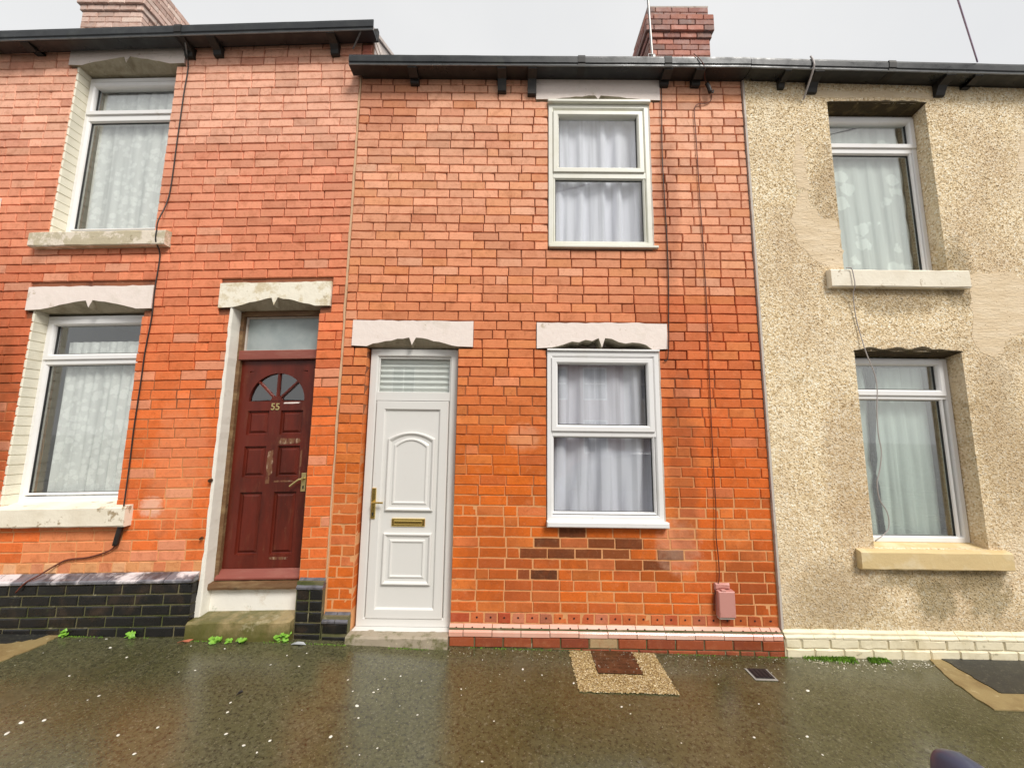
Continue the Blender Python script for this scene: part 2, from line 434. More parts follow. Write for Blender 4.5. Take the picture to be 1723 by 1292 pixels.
ASPHALT = asphalt_mat("wet_pavement_asphalt", (.104, .100, .048), (.070, .068, .026), (.128, .124, .078))
ROADM = asphalt_mat("wet_road_asphalt", (.055, .052, .047), (.045, .043, .04), (.07, .066, .06))
BLACKTOP = asphalt_mat("fresh_black_tarmac", (.016, .016, .015), (.011, .011, .010), (.025, .024, .02), .25, (.40, .60))
TAN_SEAL = (Mat("sandy_joint_band", (.30, .22, .095), .5).layer((.20, .13, .05), 8, .45, .62, 7, .65, amt=.7).layer((.55, .45, .26), 20, .6, .7, amt=.6)
            .bump(120, .5, .004).done())
NET_WHITE = cloth_mat("white_voile", (.90, .90, 1.0), .06, .03, gap=.20)
NET_LACE = cloth_mat("white_lace_net", (.96, .98, .96), .10, .05, (15, .42), .20, gap=.26)
NET_FLOWER = cloth_mat("flowered_lace_net", (.92, .99, .95), .10, .06, (5.2, .34), .30, gap=.2)
NET_SHEER = cloth_mat("greenish_sheer", (.93, .99, .95), .08, .06, gap=.2)
BLIND = cloth_mat("white_blind_cloth", (.93, .95, .93), .15, .02, gap=.03)
DARK_CLOTH = Mat("dark_grey_cloth", (.05, .055, .06), .9).done()


# ------------------------------------------------------------------ mesh builder
def shear(slope, x0=-1.58):
    return lambda v: Vector((v[0], v[1], v[2] + slope * (v[0] - x0)))


class B:
    def __init__(s):
        s.v, s.f, s.m = [], [], []

    def poly(s, pts, mi=0):
        n = len(s.v)
        s.v += [Vector(p) for p in pts]
        s.f.append(list(range(n, n + len(pts)))); s.m.append(mi)

    def box(s, x0, x1, y0, y1, z0, z1, mi=0, jit=0.0):
        n = len(s.v)
        for x in (x0, x1):
            for y in (y0, y1):
                for z in (z0, z1):
                    s.v.append(Vector((x + random.uniform(-jit, jit), y + random.uniform(-jit, jit) * .5, z + random.uniform(-jit, jit))))
        for q in ((0, 1, 3, 2), (4, 6, 7, 5), (0, 4, 5, 1), (2, 3, 7, 6), (0, 2, 6, 4), (1, 5, 7, 3)):
            s.f.append([n + i for i in q]); s.m.append(mi)

    def bbox(s, x0, x1, y0, y1, z0, z1, b=.005, mi=0, jit=0.0, nx=1):
        """Box whose front (-y) edges are bevelled, its front outline split into nx pieces and jittered."""
        fr, mid, bk = [], [], []
        def loop(ins, y, j):
            o = []
            for i in range(nx + 1):
                o.append((x0 + ins + (x1 - x0 - 2 * ins) * i / nx, z0 + ins))
            for i in range(nx + 1):
                o.append((x1 - ins - (x1 - x0 - 2 * ins) * i / nx, z1 - ins))
            return [Vector((x + random.uniform(-j, j), y + random.uniform(-j, j) * .5, z + random.uniform(-j, j))) for x, z in o]
        s.bridge([loop(b, y0, jit), loop(0, y0 + b, jit), loop(0, y1, 0)], True, True, mi)

    def bridge(s, loops, cap0=False, cap1=False, mi=0, closed=True):
        n0 = len(s.v); k = len(loops[0])
        for l in loops:
            s.v += [Vector(p) for p in l]
        for a in range(len(loops) - 1):
            for i in range(k if closed else k - 1):
                j = (i + 1) % k
                s.f.append([n0 + a * k + i, n0 + a * k + j, n0 + (a + 1) * k + j, n0 + (a + 1) * k + i]); s.m.append(mi)
        if cap0:
            s.f.append([n0 + i for i in range(k)][::-1]); s.m.append(mi)
        if cap1:
            b = n0 + (len(loops) - 1) * k
            s.f.append([b + i for i in range(k)]); s.m.append(mi)

    def ring(s, outline, prof, mi=0, cap=False):
        loops = [[(x, y, z) for x, z in outline(ins)] for ins, y in prof]
        s.bridge(loops, False, cap, mi)

    def frame(s, x0, x1, z0, z1, w, yf, yb, bev=.012, mi=0):
        s.ring(lambda i: [(x0 + i, z0 + i), (x1 - i, z0 + i), (x1 - i, z1 - i), (x0 + i, z1 - i)],
               [(0, yb), (0, yf + .004), (.004, yf), (w - bev, yf), (w - bev * .3, yf + bev * .6), (w, yf + bev * 1.3), (w, yb)], mi)

    def tube(s, pts, r, n=6, mi=0, smooth=3):
        pts = [Vector(p) for p in pts]
        if smooth and len(pts) > 2:
            o = []
            for i in range(len(pts) - 1):
                p0 = pts[max(i - 1, 0)]; p1 = pts[i]; p2 = pts[i + 1]; p3 = pts[min(i + 2, len(pts) - 1)]
                for t in range(smooth):
                    u = t / smooth
                    o.append(.5 * ((2 * p1) + (p2 - p0) * u + (2 * p0 - 5 * p1 + 4 * p2 - p3) * u * u + (3 * p1 - p0 - 3 * p2 + p3) * u ** 3))
            o.append(pts[-1]); pts = o
        loops = []
        for i, p in enumerate(pts):
            d = (pts[min(i + 1, len(pts) - 1)] - pts[max(i - 1, 0)]).normalized()
            a = d.cross(Vector((0.3, 1, 0.2))).normalized(); b = d.cross(a)
            loops.append([p + a * r * math.cos(2 * math.pi * k / n) + b * r * math.sin(2 * math.pi * k / n) for k in range(n)])
        s.bridge(loops, True, True, mi)

    def extrude_x(s, prof, x0, x1, mi=0, nx=1, wob=0.0):
        loops = []
        for i in range(nx + 1):
            x = x0 + (x1 - x0) * i / nx
            w = random.uniform(-wob, wob)
            loops.append([(x, y, z + w) for y, z in prof])
        s.bridge(loops, True, True, mi)

    def build(s, name, mats, parent=None, tf=None, smooth=False, **props):
        me = bpy.data.meshes.new(name)
        vs_ = [tf(v) for v in s.v] if tf else s.v
        me.from_pydata(vs_, [], s.f)
        for m in (mats if isinstance(mats, (list, tuple)) else [mats]):
            me.materials.append(m)
        me.polygons.foreach_set("material_index", s.m)
        if smooth:
            me.polygons.foreach_set("use_smooth", [True] * len(me.polygons))
        bm = bmesh.new(); bm.from_mesh(me)
        bmesh.ops.recalc_face_normals(bm, faces=bm.faces)
        bm.to_mesh(me); bm.free()
        o = bpy.data.objects.new(name, me)
        COL.objects.link(o)
        o.parent = parent
        for k, v in props.items():
            o[k] = v
        return o


def thing(name, label, cat, loc=(0, 0, 0), group=None):
    o = bpy.data.objects.new(name, None)
    o.empty_display_size = .2
    COL.objects.link(o)
    o.location = loc
    o['label'] = label; o['category'] = cat
    if group:
        o['group'] = group
    return o


def tag(o, label, cat, group=None):
    o['label'] = label; o['category'] = cat
    if group:
        o['group'] = group
    return o


def gz(x, y=0.0):
    """Height of the pavement."""
    P = [(-9, .067), (-1.8, .06), (-.6, .018), (2.2, -.028), (4, -.04), (9, -.075)]
    for (a, za), (b, zb) in zip(P, P[1:]):
        if x <= b:
            return za + (zb - za) * max(0, (x - a) / (b - a)) + .02 * y
    return P[-1][1] + .02 * y


# ------------------------------------------------------------------ ground, pavement, road
def sheet(name, x0, x1, y0, y1, zf, mat, nx=40, ny=12, lift=0.0, rough=0.0):
    b = B()
    for j in range(ny + 1):
        for i in range(nx + 1):
            x = x0 + (x1 - x0) * i / nx; y = y0 + (y1 - y0) * j / ny
            b.v.append(Vector((x, y, zf(x, y) + lift + (noise.noise((x * 1.3, y * 1.3, 0)) * rough))))
    for j in range(ny):
        for i in range(nx):
            a = j * (nx + 1) + i
            b.f.append([a, a + 1, a + nx + 2, a + nx + 1]); b.m.append(0)
    return b.build(name, mat, smooth=True, kind='structure')


sheet("ground", -150, 150, -160, 140, lambda x, y: -.42, ROADM, 4, 4)
sheet("pavement", -9, 9, -2.22, .30, gz, ASPHALT, 90, 24, 0, .004)
sheet("road", -9, 9, -11.4, -2.34, lambda x, y: gz(x, -2.2) - .12 + .0 * y, ROADM, 40, 10)
sheet("far_pavement", -9, 9, -14.0, -11.52, lambda x, y: gz(x, -2.2) - .01, ROADM, 40, 4)
kb = B()
for i in range(20):
    x = -9 + .9 * i
    z = gz(x + .45, -2.2)
    kb.box(x + .004, x + .896, -2.35, -2.21, z - .3, z + .004)
kb.build("kerb", KERB, kind='structure')
kb = B()
for i in range(20):
    x = -9 + .9 * i
    z = gz(x + .45, -2.2)
    kb.box(x + .004, x + .896, -11.53, -11.39, z - .3, z + .004)
kb.build("far_kerb", KERB, kind='structure')


def flat_patch(name, pts, mat, lift, label=None, nsub=6):
    b = B()
    ring_ = []
    n = len(pts)
    for i in range(n):
        (xa, ya), (xb, yb) = pts[i], pts[(i + 1) % n]
        for k in range(nsub):
            t = k / nsub
            j = .010 if 0 < k else .004
            ring_.append((xa + (xb - xa) * t + random.uniform(-j, j), ya + (yb - ya) * t + random.uniform(-j, j)))
    top = [(x, y, gz(x, y) + lift) for x, y in ring_]
    bot = [(x, y, gz(x, y) - .03) for x, y in ring_]
    b.bridge([bot, top], False, False)
    cx = sum(p[0] for p in ring_) / len(ring_); cy = sum(p[1] for p in ring_) / len(ring_)
    n0 = len(b.v); k = len(top)
    b.v += [Vector(p) for p in top] + [Vector((cx, cy, gz(cx, cy) + lift))]
    for i in range(k):
        b.f.append([n0 + i, n0 + (i + 1) % k, n0 + k]); b.m.append(0)
    o = b.build(name, mat)
    o['kind'] = 'structure'
    return o


flat_patch("tarmac_joint_band", [(3.43, .02), (3.30, -.29), (3.26, -.46), (3.24, -.61), (6.5, -.66), (6.5, .02)], TAN_SEAL, .006)
flat_patch("tarmac_patch", [(3.52, .02), (3.50, -.18), (3.485, -.35), (3.49, -.45), (6.5, -.50), (6.5, .02)], BLACKTOP, .012)
flat_patch("tarmac_joint_band", [(-3.70, -.07), (-3.69, -.19), (-3.73, -.42), (-6.5, -.46), (-6.5, -.07)], TAN_SEAL, .006)
flat_patch("tarmac_patch", [(-3.80, -.07), (-3.83, -.14), (-4.0, -.20), (-6.5, -.24), (-6.5, -.07)], BLACKTOP, .012)


# ------------------------------------------------------------------ brick kit
def brick_mesh(nom, h, nf, hole=0, depth=.05, wear=.004):
    """A weathered brick centred on x, z, front near y=0, edges rounded off unevenly."""
    w = nom
    b = B()
    n = nf
    per = []
    for i in range(n + 1):
        per.append((-w / 2 + w * i / n, -h / 2))
    for i in range(n + 1):
        per.append((w / 2 - w * i / n, h / 2))
    def lp(ins, y, jx, jy):
        o = []
        for x, z in per:
            sx = 1 if x > 0 else -1
            sz = 1 if z > 0 else -1
            corner = abs(abs(x) - w / 2) < 1e-6
            o.append(Vector(((x - sx * ins * (1.0 if corner else 0)) + random.uniform(-jx, jx), y + random.uniform(-jy, jy), z - sz * ins + random.uniform(-jx, jx) * .7)))
        return o
    front = lp(.0055, 0, .0022, .0012)
    k = len(front)
    rim = []
    for p, (x, z) in zip(front, per):
        c = Vector((x, .0055, z))
        rim.append(c + Vector((random.uniform(-1, 1) * .0018, random.uniform(0, .002), random.uniform(-1, 1) * .0018)))
    if random.random() < .2:       # a chipped corner
        c = random.choice([0, n, n + 1, 2 * n + 1])
        for L, d in ((front, .008), (rim, .005)):
            L[c] = Vector((L[c].x * (1 - d / w * 1.2), L[c].y + .004, L[c].z * (1 - d / h * .8)))
    back = [Vector((x, depth, z)) for x, z in per]
    n0 = len(b.v)
    b.v += front
    for i in range(n):
        b.f.append([n0 + i, n0 + i + 1, n0 + k - 2 - i, n0 + k - 1 - i]); b.m.append(0)
    b.bridge([front, rim, back], False, False)
    for q in range(hole):
        cx = 0 if hole == 1 else (-.25 + .5 * q) * w
        b.poly([(cx + .009 * math.cos(a * math.pi / 3), -.0022, .004 + .009 * math.sin(a * math.pi / 3)) for a in range(6)], 1)
    me = bpy.data.meshes.new("brick")
    me.from_pydata(b.v, [], b.f)
    me.polygons.foreach_set("material_index", b.m)
    bm = bmesh.new(); bm.from_mesh(me); bmesh.ops.remove_doubles(bm, verts=bm.verts, dist=1e-5)
    bmesh.ops.recalc_face_normals(bm, faces=bm.faces); bm.to_mesh(me); bm.free()
    at = me.attributes.new("tone", 'FLOAT_COLOR', 'POINT')
    at.data.foreach_set("color", [1.0] * (4 * len(me.vertices)))
    me["nom"] = nom
    return me


CP = .0869                       # course pitch
BH = .0812
SN, HN = .227, .109              # stretcher and header face lengths


def kit(mats, holes=0):
    ks = {'s': [brick_mesh(SN, BH, 4) for _ in range(14)], 'h': [brick_mesh(HN, BH, 2, holes) for _ in range(8)]}
    for l in ks.values():
        for me in l:
            for m in mats:
                me.materials.append(m)
    return ks


RED = kit([BRICK, HOLE])
RED_PIN = kit([BRICK, HOLE], 1)


def lerp(a, b, t):
    return tuple(x + (y - x) * t for x, y in zip(a, b))


def course_spans(x0, x1, z0, z1, holes):
    sp = [(x0, x1)]
    for hx0, hx1, hz0, hz1 in holes:
        if z1 - .012 <= hz0 or z0 + .012 >= hz1:
            continue
        nsp = []
        for a, b in sp:
            if hx1 <= a or hx0 >= b:
                nsp.append((a, b)); continue
            if hx0 - a > .03:
                nsp.append((a, hx0))
            if b - hx1 > .03:
                nsp.append((hx1, b))
        sp = nsp
    return sp


def lay_course(x0, x1, k, headers=False, all_x0=-9.0):
    """Cut marks of one course between x0 and x1: stretchers, every sixth course a mixed one."""
    L, H = .2345, .1165
    xs = []
    if headers:
        x = all_x0
        while x < x1 + .3:
            xs.append(x + random.uniform(-.003, .003)); x += H
    else:
        x = all_x0 + (L / 2 if k % 2 else 0) + random.uniform(-.012, .012)
        mixed = (k % 6 == 4)
        c = 0
        while x < x1 + .3:
            xs.append(x + random.uniform(-.004, .004))
            if mixed and c % 2:
                x += H
            elif random.random() < .035:
                x += H
            else:
                x += L
            c += 1
    cuts = [x0] + [x for x in xs if x0 + .055 < x < x1 - .055] + [x1]
    return [(a, b) for a, b in zip(cuts, cuts[1:])]


def proj_area(x, z, w, h):
    d = Vector((x, 0, z)) - Vector(CAM)
    zc = d.dot(Vector(FWD))
    if zc < .2:
        return 0
    px = d.dot(Vector(RIGHT)) / zc * 650.3; pz = d.dot(Vector(UP)) / zc * 650.3
    vis = abs(px) < 875 and abs(pz) < 660
    return (w * h / zc ** 3) * (1 if vis else 1e-4)


def place_bricks(specs, parent, limit=300, slope=0.0, x_piv=-1.58, kits=RED, mats=None):
    """specs: dicts x, z, w, kind, col, y, edge -> the largest ones as single bricks, the rest joined."""
    for s in specs:
        s['a'] = proj_area(s['x'], s['z'], s['w'], BH)
    specs.sort(key=lambda s: -s['a'])
    ang = math.atan(slope)
    rest = specs[limit:]
    for s in specs[:limit]:
        me = random.choice(s.get('kit', kits)[s['kind']])
        o = bpy.data.objects.new("brick", me)
        o.location = (s['x'], s['y'], s['z'] + slope * (s['x'] - x_piv))
        o.rotation_euler = (random.uniform(-.008, .008), -ang + random.uniform(-.0035, .0035), random.uniform(-.006, .006))
        o.scale = ((s['w']) / me["nom"], s.get('dep', 1), random.uniform(.965, 1.03))
        o.color = (*s['col'], 1)
        o.parent = parent
        COL.objects.link(o)
    if rest:
        V, F, MI, T = [], [], [], []
        for s in rest:
            me = random.choice(s.get('kit', kits)[s['kind']])
            sx = s['w'] / me["nom"]; sz = random.uniform(.965, 1.03)
            n = len(V)
            r = random.uniform(-.006, .006)
            for v in me.vertices:
                x = v.co.x * sx; z = v.co.z * sz + x * r
                V.append((s['x'] + x, s['y'] + v.co.y * s.get('dep', 1), s['z'] + z + slope * (s['x'] + x - x_piv)))
                T.extend((*s['col'], 1))
            for p in me.polygons:
                F.append([n + i for i in p.vertices]); MI.append(p.material_index)
        me = bpy.data.meshes.new("brick_rest")
        me.from_pydata(V, [], F)
        me.polygons.foreach_set("material_index", MI)
        for m in (mats or [BRICK, HOLE]):
            me.materials.append(m)
        at = me.attributes.new("tone", 'FLOAT_COLOR', 'POINT')
        at.data.foreach_set("color", T)
        o = bpy.data.objects.new("brick", me)
        o['kind'] = 'stuff'
        o.parent = parent
        COL.objects.link(o)


def slab_with_holes(b, x0, x1, z0, z1, y0, y1, holes, mi=0):
    if y0 == .006 and z1 - z0 > 4:           # old recessed joints above, repointed nearly flush below
        slab_with_holes(b, x0, x1, z0, 2.30, .0055, y1, holes, mi)
        slab_with_holes(b, x0, x1, 2.30, z1, .0145, y1, holes, mi)
        return
    xs = sorted({x0, x1, *[min(max(h[0], x0), x1) for h in holes], *[min(max(h[1], x0), x1) for h in holes]})
    zs = sorted({z0, z1, *[min(max(h[2], z0), z1) for h in holes], *[min(max(h[3], z0), z1) for h in holes]})
    def solid(i, j):
        if i < 0 or j < 0 or i >= len(xs) - 1 or j >= len(zs) - 1:
            return False
        cx = (xs[i] + xs[i + 1]) / 2; cz = (zs[j] + zs[j + 1]) / 2
        return not any(h[0] < cx < h[1] and h[2] < cz < h[3] for h in holes)
    for i in range(len(xs) - 1):
        for j in range(len(zs) - 1):
            if not solid(i, j):
                continue
            a, c, d, e = xs[i], xs[i + 1], zs[j], zs[j + 1]
            b.poly([(a, y0, d), (c, y0, d), (c, y0, e), (a, y0, e)], mi)
            b.poly([(a, y1, d), (a, y1, e), (c, y1, e), (c, y1, d)], mi)
            if not solid(i - 1, j):
                b.poly([(a, y0, d), (a, y0, e), (a, y1, e), (a, y1, d)], mi)
            if not solid(i + 1, j):
                b.poly([(c, y0, d), (c, y1, d), (c, y1, e), (c, y0, e)], mi)
            if not solid(i, j - 1):
                b.poly([(a, y0, d), (a, y1, d), (c, y1, d), (c, y0, d)], mi)
            if not solid(i, j + 1):
                b.poly([(a, y0, e), (c, y0, e), (c, y1, e), (a, y1, e)], mi)


# ------------------------------------------------------------------ facade pieces
def lintel(parent, x0, x1, z0, z1, mat, tf=None, rise=.085, end=.14, yf=-.014, rag=.004, broken=0.0):
    b = B()
    w = x1 - x0; c = (x0 + x1) / 2; v = .030
    pts = [(x0, z0), (x0 + end, z0)]
    n = 7
    for i in range(1, n + 1):
        t = i / n
        pts.append((x0 + end + (c - v - x0 - end) * t, z0 + rise * t ** .85 + random.uniform(0, broken)))
    pts.append((c, z0 + .012))
    for i in range(n, 0, -1):
        t = i / n
        pts.append((x1 - end - (x1 - end - c - v) * t, z0 + rise * t ** .85 + random.uniform(0, broken)))
    pts += [(x1 - end, z0), (x1, z0)]
    pts = [(x + random.uniform(-rag, rag) * .5, z + random.uniform(-rag, rag)) for x, z in pts]
    m = 10
    top = [(x1 - w * i / m + random.uniform(-rag, rag) * .4, z1 + random.uniform(-rag, rag)) for i in range(m + 1)]
    fr = [(x, yf, z) for x, z in pts]
    bk = [(x, .20, z - .004) if broken and z > z0 + .012 else (x, .09, z0) for x, z in pts]
    N = len(pts)
    # front face as quads from the bottom outline up to the top edge
    tops = [(x, yf, z1 + random.uniform(-rag, rag)) for x, z in pts]
    for i in range(N - 1):
        b.poly([fr[i], fr[i + 1], tops[i + 1], tops[i]])
        b.poly([fr[i + 1], fr[i], bk[i], bk[i + 1]], 1)
        b.poly([tops[i], tops[i + 1], (tops[i + 1][0], .06, tops[i + 1][2]), (tops[i][0], .06, tops[i][2])])
    b.poly([(x0 + .01, .09, z0), (x1 - .01, .09, z0), (x1 - .01, .268, z0), (x0 + .01, .268, z0)], 1)
    b.poly([(x0 + .01, .268, z0), (x1 - .01, .268, z0), (x1 - .01, .268, z0 + .16), (x0 + .01, .268, z0 + .16)])
    b.poly([fr[0], tops[0], (x0, .06, z1), (x0, .06, z0)])
    b.poly([fr[-1], tops[-1], (x1, .06, z1), (x1, .06, z0)])
    return b.build("lintel", [mat, BARE_STONE], parent, tf)


def sill(parent, x0, x1, z0, z1, yf, mat, tf=None, yb=.13, rise=.015, inner=None, jit=.003):
    """Stone sill: block with sloped top (weathering) that runs back to the window."""
    b = B()
    nx = 14
    loops = []
    for i in range(nx + 1):
        x = x0 + (x1 - x0) * i / nx
        e = .010
        j = lambda: random.uniform(-jit, jit)
        loops.append([(x, yf + .008 + j(), z0 + j()), (x, yf + j() * .5, z0 + .010 + j()), (x, yf + j() * .5, z1 - .010 + j()), (x, yf + .010, z1 + j()), (x, -.003, z1 + rise * .35 + j()), (x, .015, z1 + rise * .35), (x, .015, z0)])
    b.bridge(loops, True, True)
    if inner:
        b.poly([(inner[0], .0, z1 + rise * .3), (inner[1], .0, z1 + rise * .3), (inner[1], yb, z1 + rise), (inner[0], yb, z1 + rise)])
    return b.build("window_sill", mat, parent, tf)


def window(parent, x0, x1, z0, z1, yf, mat, sash, lower, tf=None, glass=GLASS, fw=.05, old=None, label=None, lower_glass=None):
    """A frame with an opening light above and a fixed light below. sash, lower = glass rectangles (x0,x1,z0,z1)."""
    yb = yf + .07
    b = B()
    b.frame(x0, x1, z0, z1, fw, yf, yb)
    sx0, sx1, sz0, sz1 = sash
    lx0, lx1, lz0, lz1 = lower
    # transom between the two lights
    tz0, tz1 = lz1 + .012, sz0 - .058
    b.box(x0 + fw - .004, x1 - fw + .004, yf + .003, yb, tz0, max(tz1, tz0 + .02))
    o = b.build("window", mat, parent, tf)
    if label:
        o['label'] = label
    b = B()
    b.frame(sx0 - .06, sx1 + .06, sz0 - .062, sz1 + .052, .056, yf - .012, yf + .05, .016)
    b.build("sash", mat, o, tf)
    b = B()
    b.frame(lx0 - .022, lx1 + .022, lz0 - .02, lz1 + .02, .02, yf + .004, yf + .05, .014)
    b.build("glazing_bead", mat, o, tf)
    for i, (gx0, gx1, gz0, gz1) in enumerate((sash, lower)):
        b = B()
        b.box(gx0 - .004, gx1 + .004, yf + .030, yf + .034, gz0 - .004, gz1 + .004)
        b.build("pane", (lower_glass or glass) if i else glass, o, tf)
        b = B()
        b.frame(gx0 - .005, gx1 + .005, gz0 - .005, gz1 + .005, .008, yf + .022, yf + .04, .002)
        b.build("gasket", GASKET, o, tf)
    return o


def room(parent, x0, x1, z0, z1, y0=.26, depth=1.6):
    b = B()
    a, c, d, e = x0 - .3, x1 + .3, z0 - .25, z1 + .15
    y1 = y0 + depth
    b.poly([(a, y1, d), (c, y1, d), (c, y1, e), (a, y1, e)])
    b.poly([(a, y0, d), (a, y1, d), (a, y1, e), (a, y0, e)])
    b.poly([(c, y0, d), (c, y0, e), (c, y1, e), (c, y1, d)])
    b.poly([(a, y0, d), (c, y0, d), (c, y1, d), (a, y1, d)])
    b.poly([(a, y0, e), (a, y1, e), (c, y1, e), (c, y0, e)])
    b.build("room", ROOM, parent)


def curtain(name, x0, x1, z0, z1, y, mat, label, folds, amp=.022, tf=None, seed=0, gather=0.0, scallop=0.0, cat="curtain", base_j=.0):
    rnd = random.Random(seed)
    b = B()
    nx, nz = 130, 18
    ph = [rnd.uniform(0, 6.28) for _ in range(6)]
    fr = [folds * rnd.uniform(.75, 1.3) for _ in range(3)]
    for j in range(nz + 1):
        t = j / nz
        for i in range(nx + 1):
            u = i / nx
            w = 0
            for k in range(3):
                w += math.sin(6.2832 * fr[k] * (u + .03 * math.sin(2.2 * t + ph[k])) + ph[k] + .9 * math.sin(1.7 * t + ph[k + 3])) * (.55, .3, .25)[k]
            w = math.copysign(abs(w) ** .7, w)
            sw = .5 + .5 * (1 - t) ** .8                 # folds deepen towards the hem
            x = x0 + (x1 - x0) * u + gather * (1 - t) * (u - .5) + .012 * math.cos(6.2832 * fr[0] * u + ph[1]) * (1 - t)
            if scallop and i >= nx - 2:
                x += scallop * abs(math.sin(t * 40))
            b.v.append(Vector((x, y + amp * w * sw, z0 + (z1 - z0) * t)))
    for j in range(nz):
        for i in range(nx):
            a = j * (nx + 1) + i
            b.f.append([a, a + 1, a + nx + 2, a + nx + 1]); b.m.append(0)
    o = b.build(name, mat, None, tf, smooth=True)
    return tag(o, label, cat)


def gutter(parent, x0, x1, zb, zt, tf=None, soff=.0, unions=()):
    h = zt - zb
    b = B()
    b.extrude_x([(-.045, zb + .0), (-.150, zb + .002), (-.158, zb + .012), (-.158, zb + h * .26), (-.166, zb + h * .36), (-.170, zb + h * .80), (-.165, zb + h * .86),
                 (-.165, zt), (-.155, zt), (-.150, zb + .02), (-.055, zb + .02), (-.050, zt), (-.045, zt)], x0, x1, 0, 24, .0012)
    o = b.build("gutter", GUTTER, parent, tf)
    b = B()
    b.extrude_x([(-.164, zb - .002), (-.168, zb + .003), (-.164, zb + .009), (-.1585, zb + .009), (-.1585, zb - .002)], x0 + .002, x1 - .002, 0, 24, .001)
    b.build("gutter_lip", GUTTER_LIP, o, tf)
    for xu in unions:
        b = B()
        b.extrude_x([(-.05, zb - .004), (-.152, zb - .004), (-.163, zb + .008), (-.163, zb + h * .28), (-.171, zb + h * .36), (-.1755, zb + h * .80), (-.171, zt + .003), (-.16, zt + .003), (-.05, zb + .01)], xu - .035, xu + .035)
        b.build("gutter_union", BRACKET, parent, tf)
    b = B()
    b.extrude_x([(-.044, zb + .006 + soff), (-.044, zt + .04), (-.006, zt + .04), (-.006, zb + .006 + soff)], x0 + .08, x1, 0)
    b.build("fascia", BRACKET, parent, tf)


def bracket(parent, x, zt, zb, tf=None, w=.085):
    b = B()
    d = lambda: random.uniform(-.004, .004)
    b.extrude_x([(.012, zt), (-.150, zt), (-.152, zt - .022), (-.075 + d(), zt - .05), (-.05 + d(), zb + .045), (-.040, zb + .008), (-.028, zb), (.012, zb)], x - w / 2, x + w / 2)
    b.build("eaves_bracket", BRACKET, parent, tf)


def roof(parent, x0, x1, ze, tf=None, pitch=31, yr=4.4):
    t = math.tan(math.radians(pitch))
    b = B()
    for s in range(26):
        ya = -.12 + s * .174; yb = ya + .19
        za = ze + (ya + .12) * t; zb = ze + (yb + .12) * t
        b.poly([(x0, ya, za + .012), (x1, ya, za + .012), (x1, yb, zb), (x0, yb, zb)])
        b.poly([(x0, ya, za + .012), (x1, ya, za + .012), (x1, ya, za - .01), (x0, ya, za - .01)])
    yr2 = -.12 + 26 * .174; zr = ze + (yr2 + .12) * t
    b.poly([(x0, yr2, zr), (x1, yr2, zr), (x1, yr2 * 2, ze), (x0, yr2 * 2, ze)])
    o = b.build("roof", SLATE, parent, tf)
    return o


# ================================================================== the three houses
LEFT = thing("terraced_house", "red brick terraced house with a maroon front door numbered 55 and a black brick plinth", "house", (-3.2, 0, 0))
MID = thing("terraced_house", "red brick terraced house with a white panelled front door and a pink topped plinth", "house", (0.4, 0, 0))
RIGHT_H = thing("terraced_house", "terraced house covered in cream pebbledash with a pale painted plinth", "house", (3.8, 0, 0))
for h in (LEFT, MID, RIGHT_H):
    h.location = (0, 0, 0)
SL = .028
tfL = shear(SL)
tfLg = shear(.042)

# ---- openings, measured on the wall face
M_DOOR = (-1.347, -.515, -.2, 2.53)
M_LM = (.298, 1.312, 1.004, 2.53)
M_UM = (.312, 1.302, 3.50, 5.045)
L_UL = (-4.46, -3.45, 3.66, 5.475)
L_LL = (-4.48, -3.458, 1.145, 2.917)
L_D = (-2.63, -1.815, -.2, 2.91)
R_UR = (3.07, 4.035, 3.30, 5.03)
R_LR = (3.085, 4.055, .82, 2.53)


def grow(h, g):
    return (h[0] - g, h[1] + g, h[2] - g, h[3] + g)


# ---- middle house wall
MX0, MX1 = -1.568, 2.243
b = B()
slab_with_holes(b, -1.58, 2.25, -.35, 5.32, .006, .27, [grow(M_DOOR, .004), grow(M_LM, .004), grow(M_UM, .004), (-1.480, -.387, 2.50, 2.64), (.21, 1.39, 2.50, 2.64), (.20, 1.41, 5.03, 5.14)])
mid_wall = b.build("wall", MORTAR, MID)


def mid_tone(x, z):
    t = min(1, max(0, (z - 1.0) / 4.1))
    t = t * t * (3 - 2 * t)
    c = lerp((.64, .138, .012), (.83, .43, .275), t)  # paler with height: the upper wall's brighter sky light is put into the colour
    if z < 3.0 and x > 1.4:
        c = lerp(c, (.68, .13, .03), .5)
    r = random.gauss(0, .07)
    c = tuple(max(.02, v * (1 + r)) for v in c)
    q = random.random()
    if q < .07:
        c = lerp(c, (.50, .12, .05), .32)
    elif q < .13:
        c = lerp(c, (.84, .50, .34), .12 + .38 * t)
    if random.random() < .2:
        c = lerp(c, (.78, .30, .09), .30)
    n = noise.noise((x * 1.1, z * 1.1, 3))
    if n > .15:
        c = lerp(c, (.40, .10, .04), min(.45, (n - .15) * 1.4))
    return c


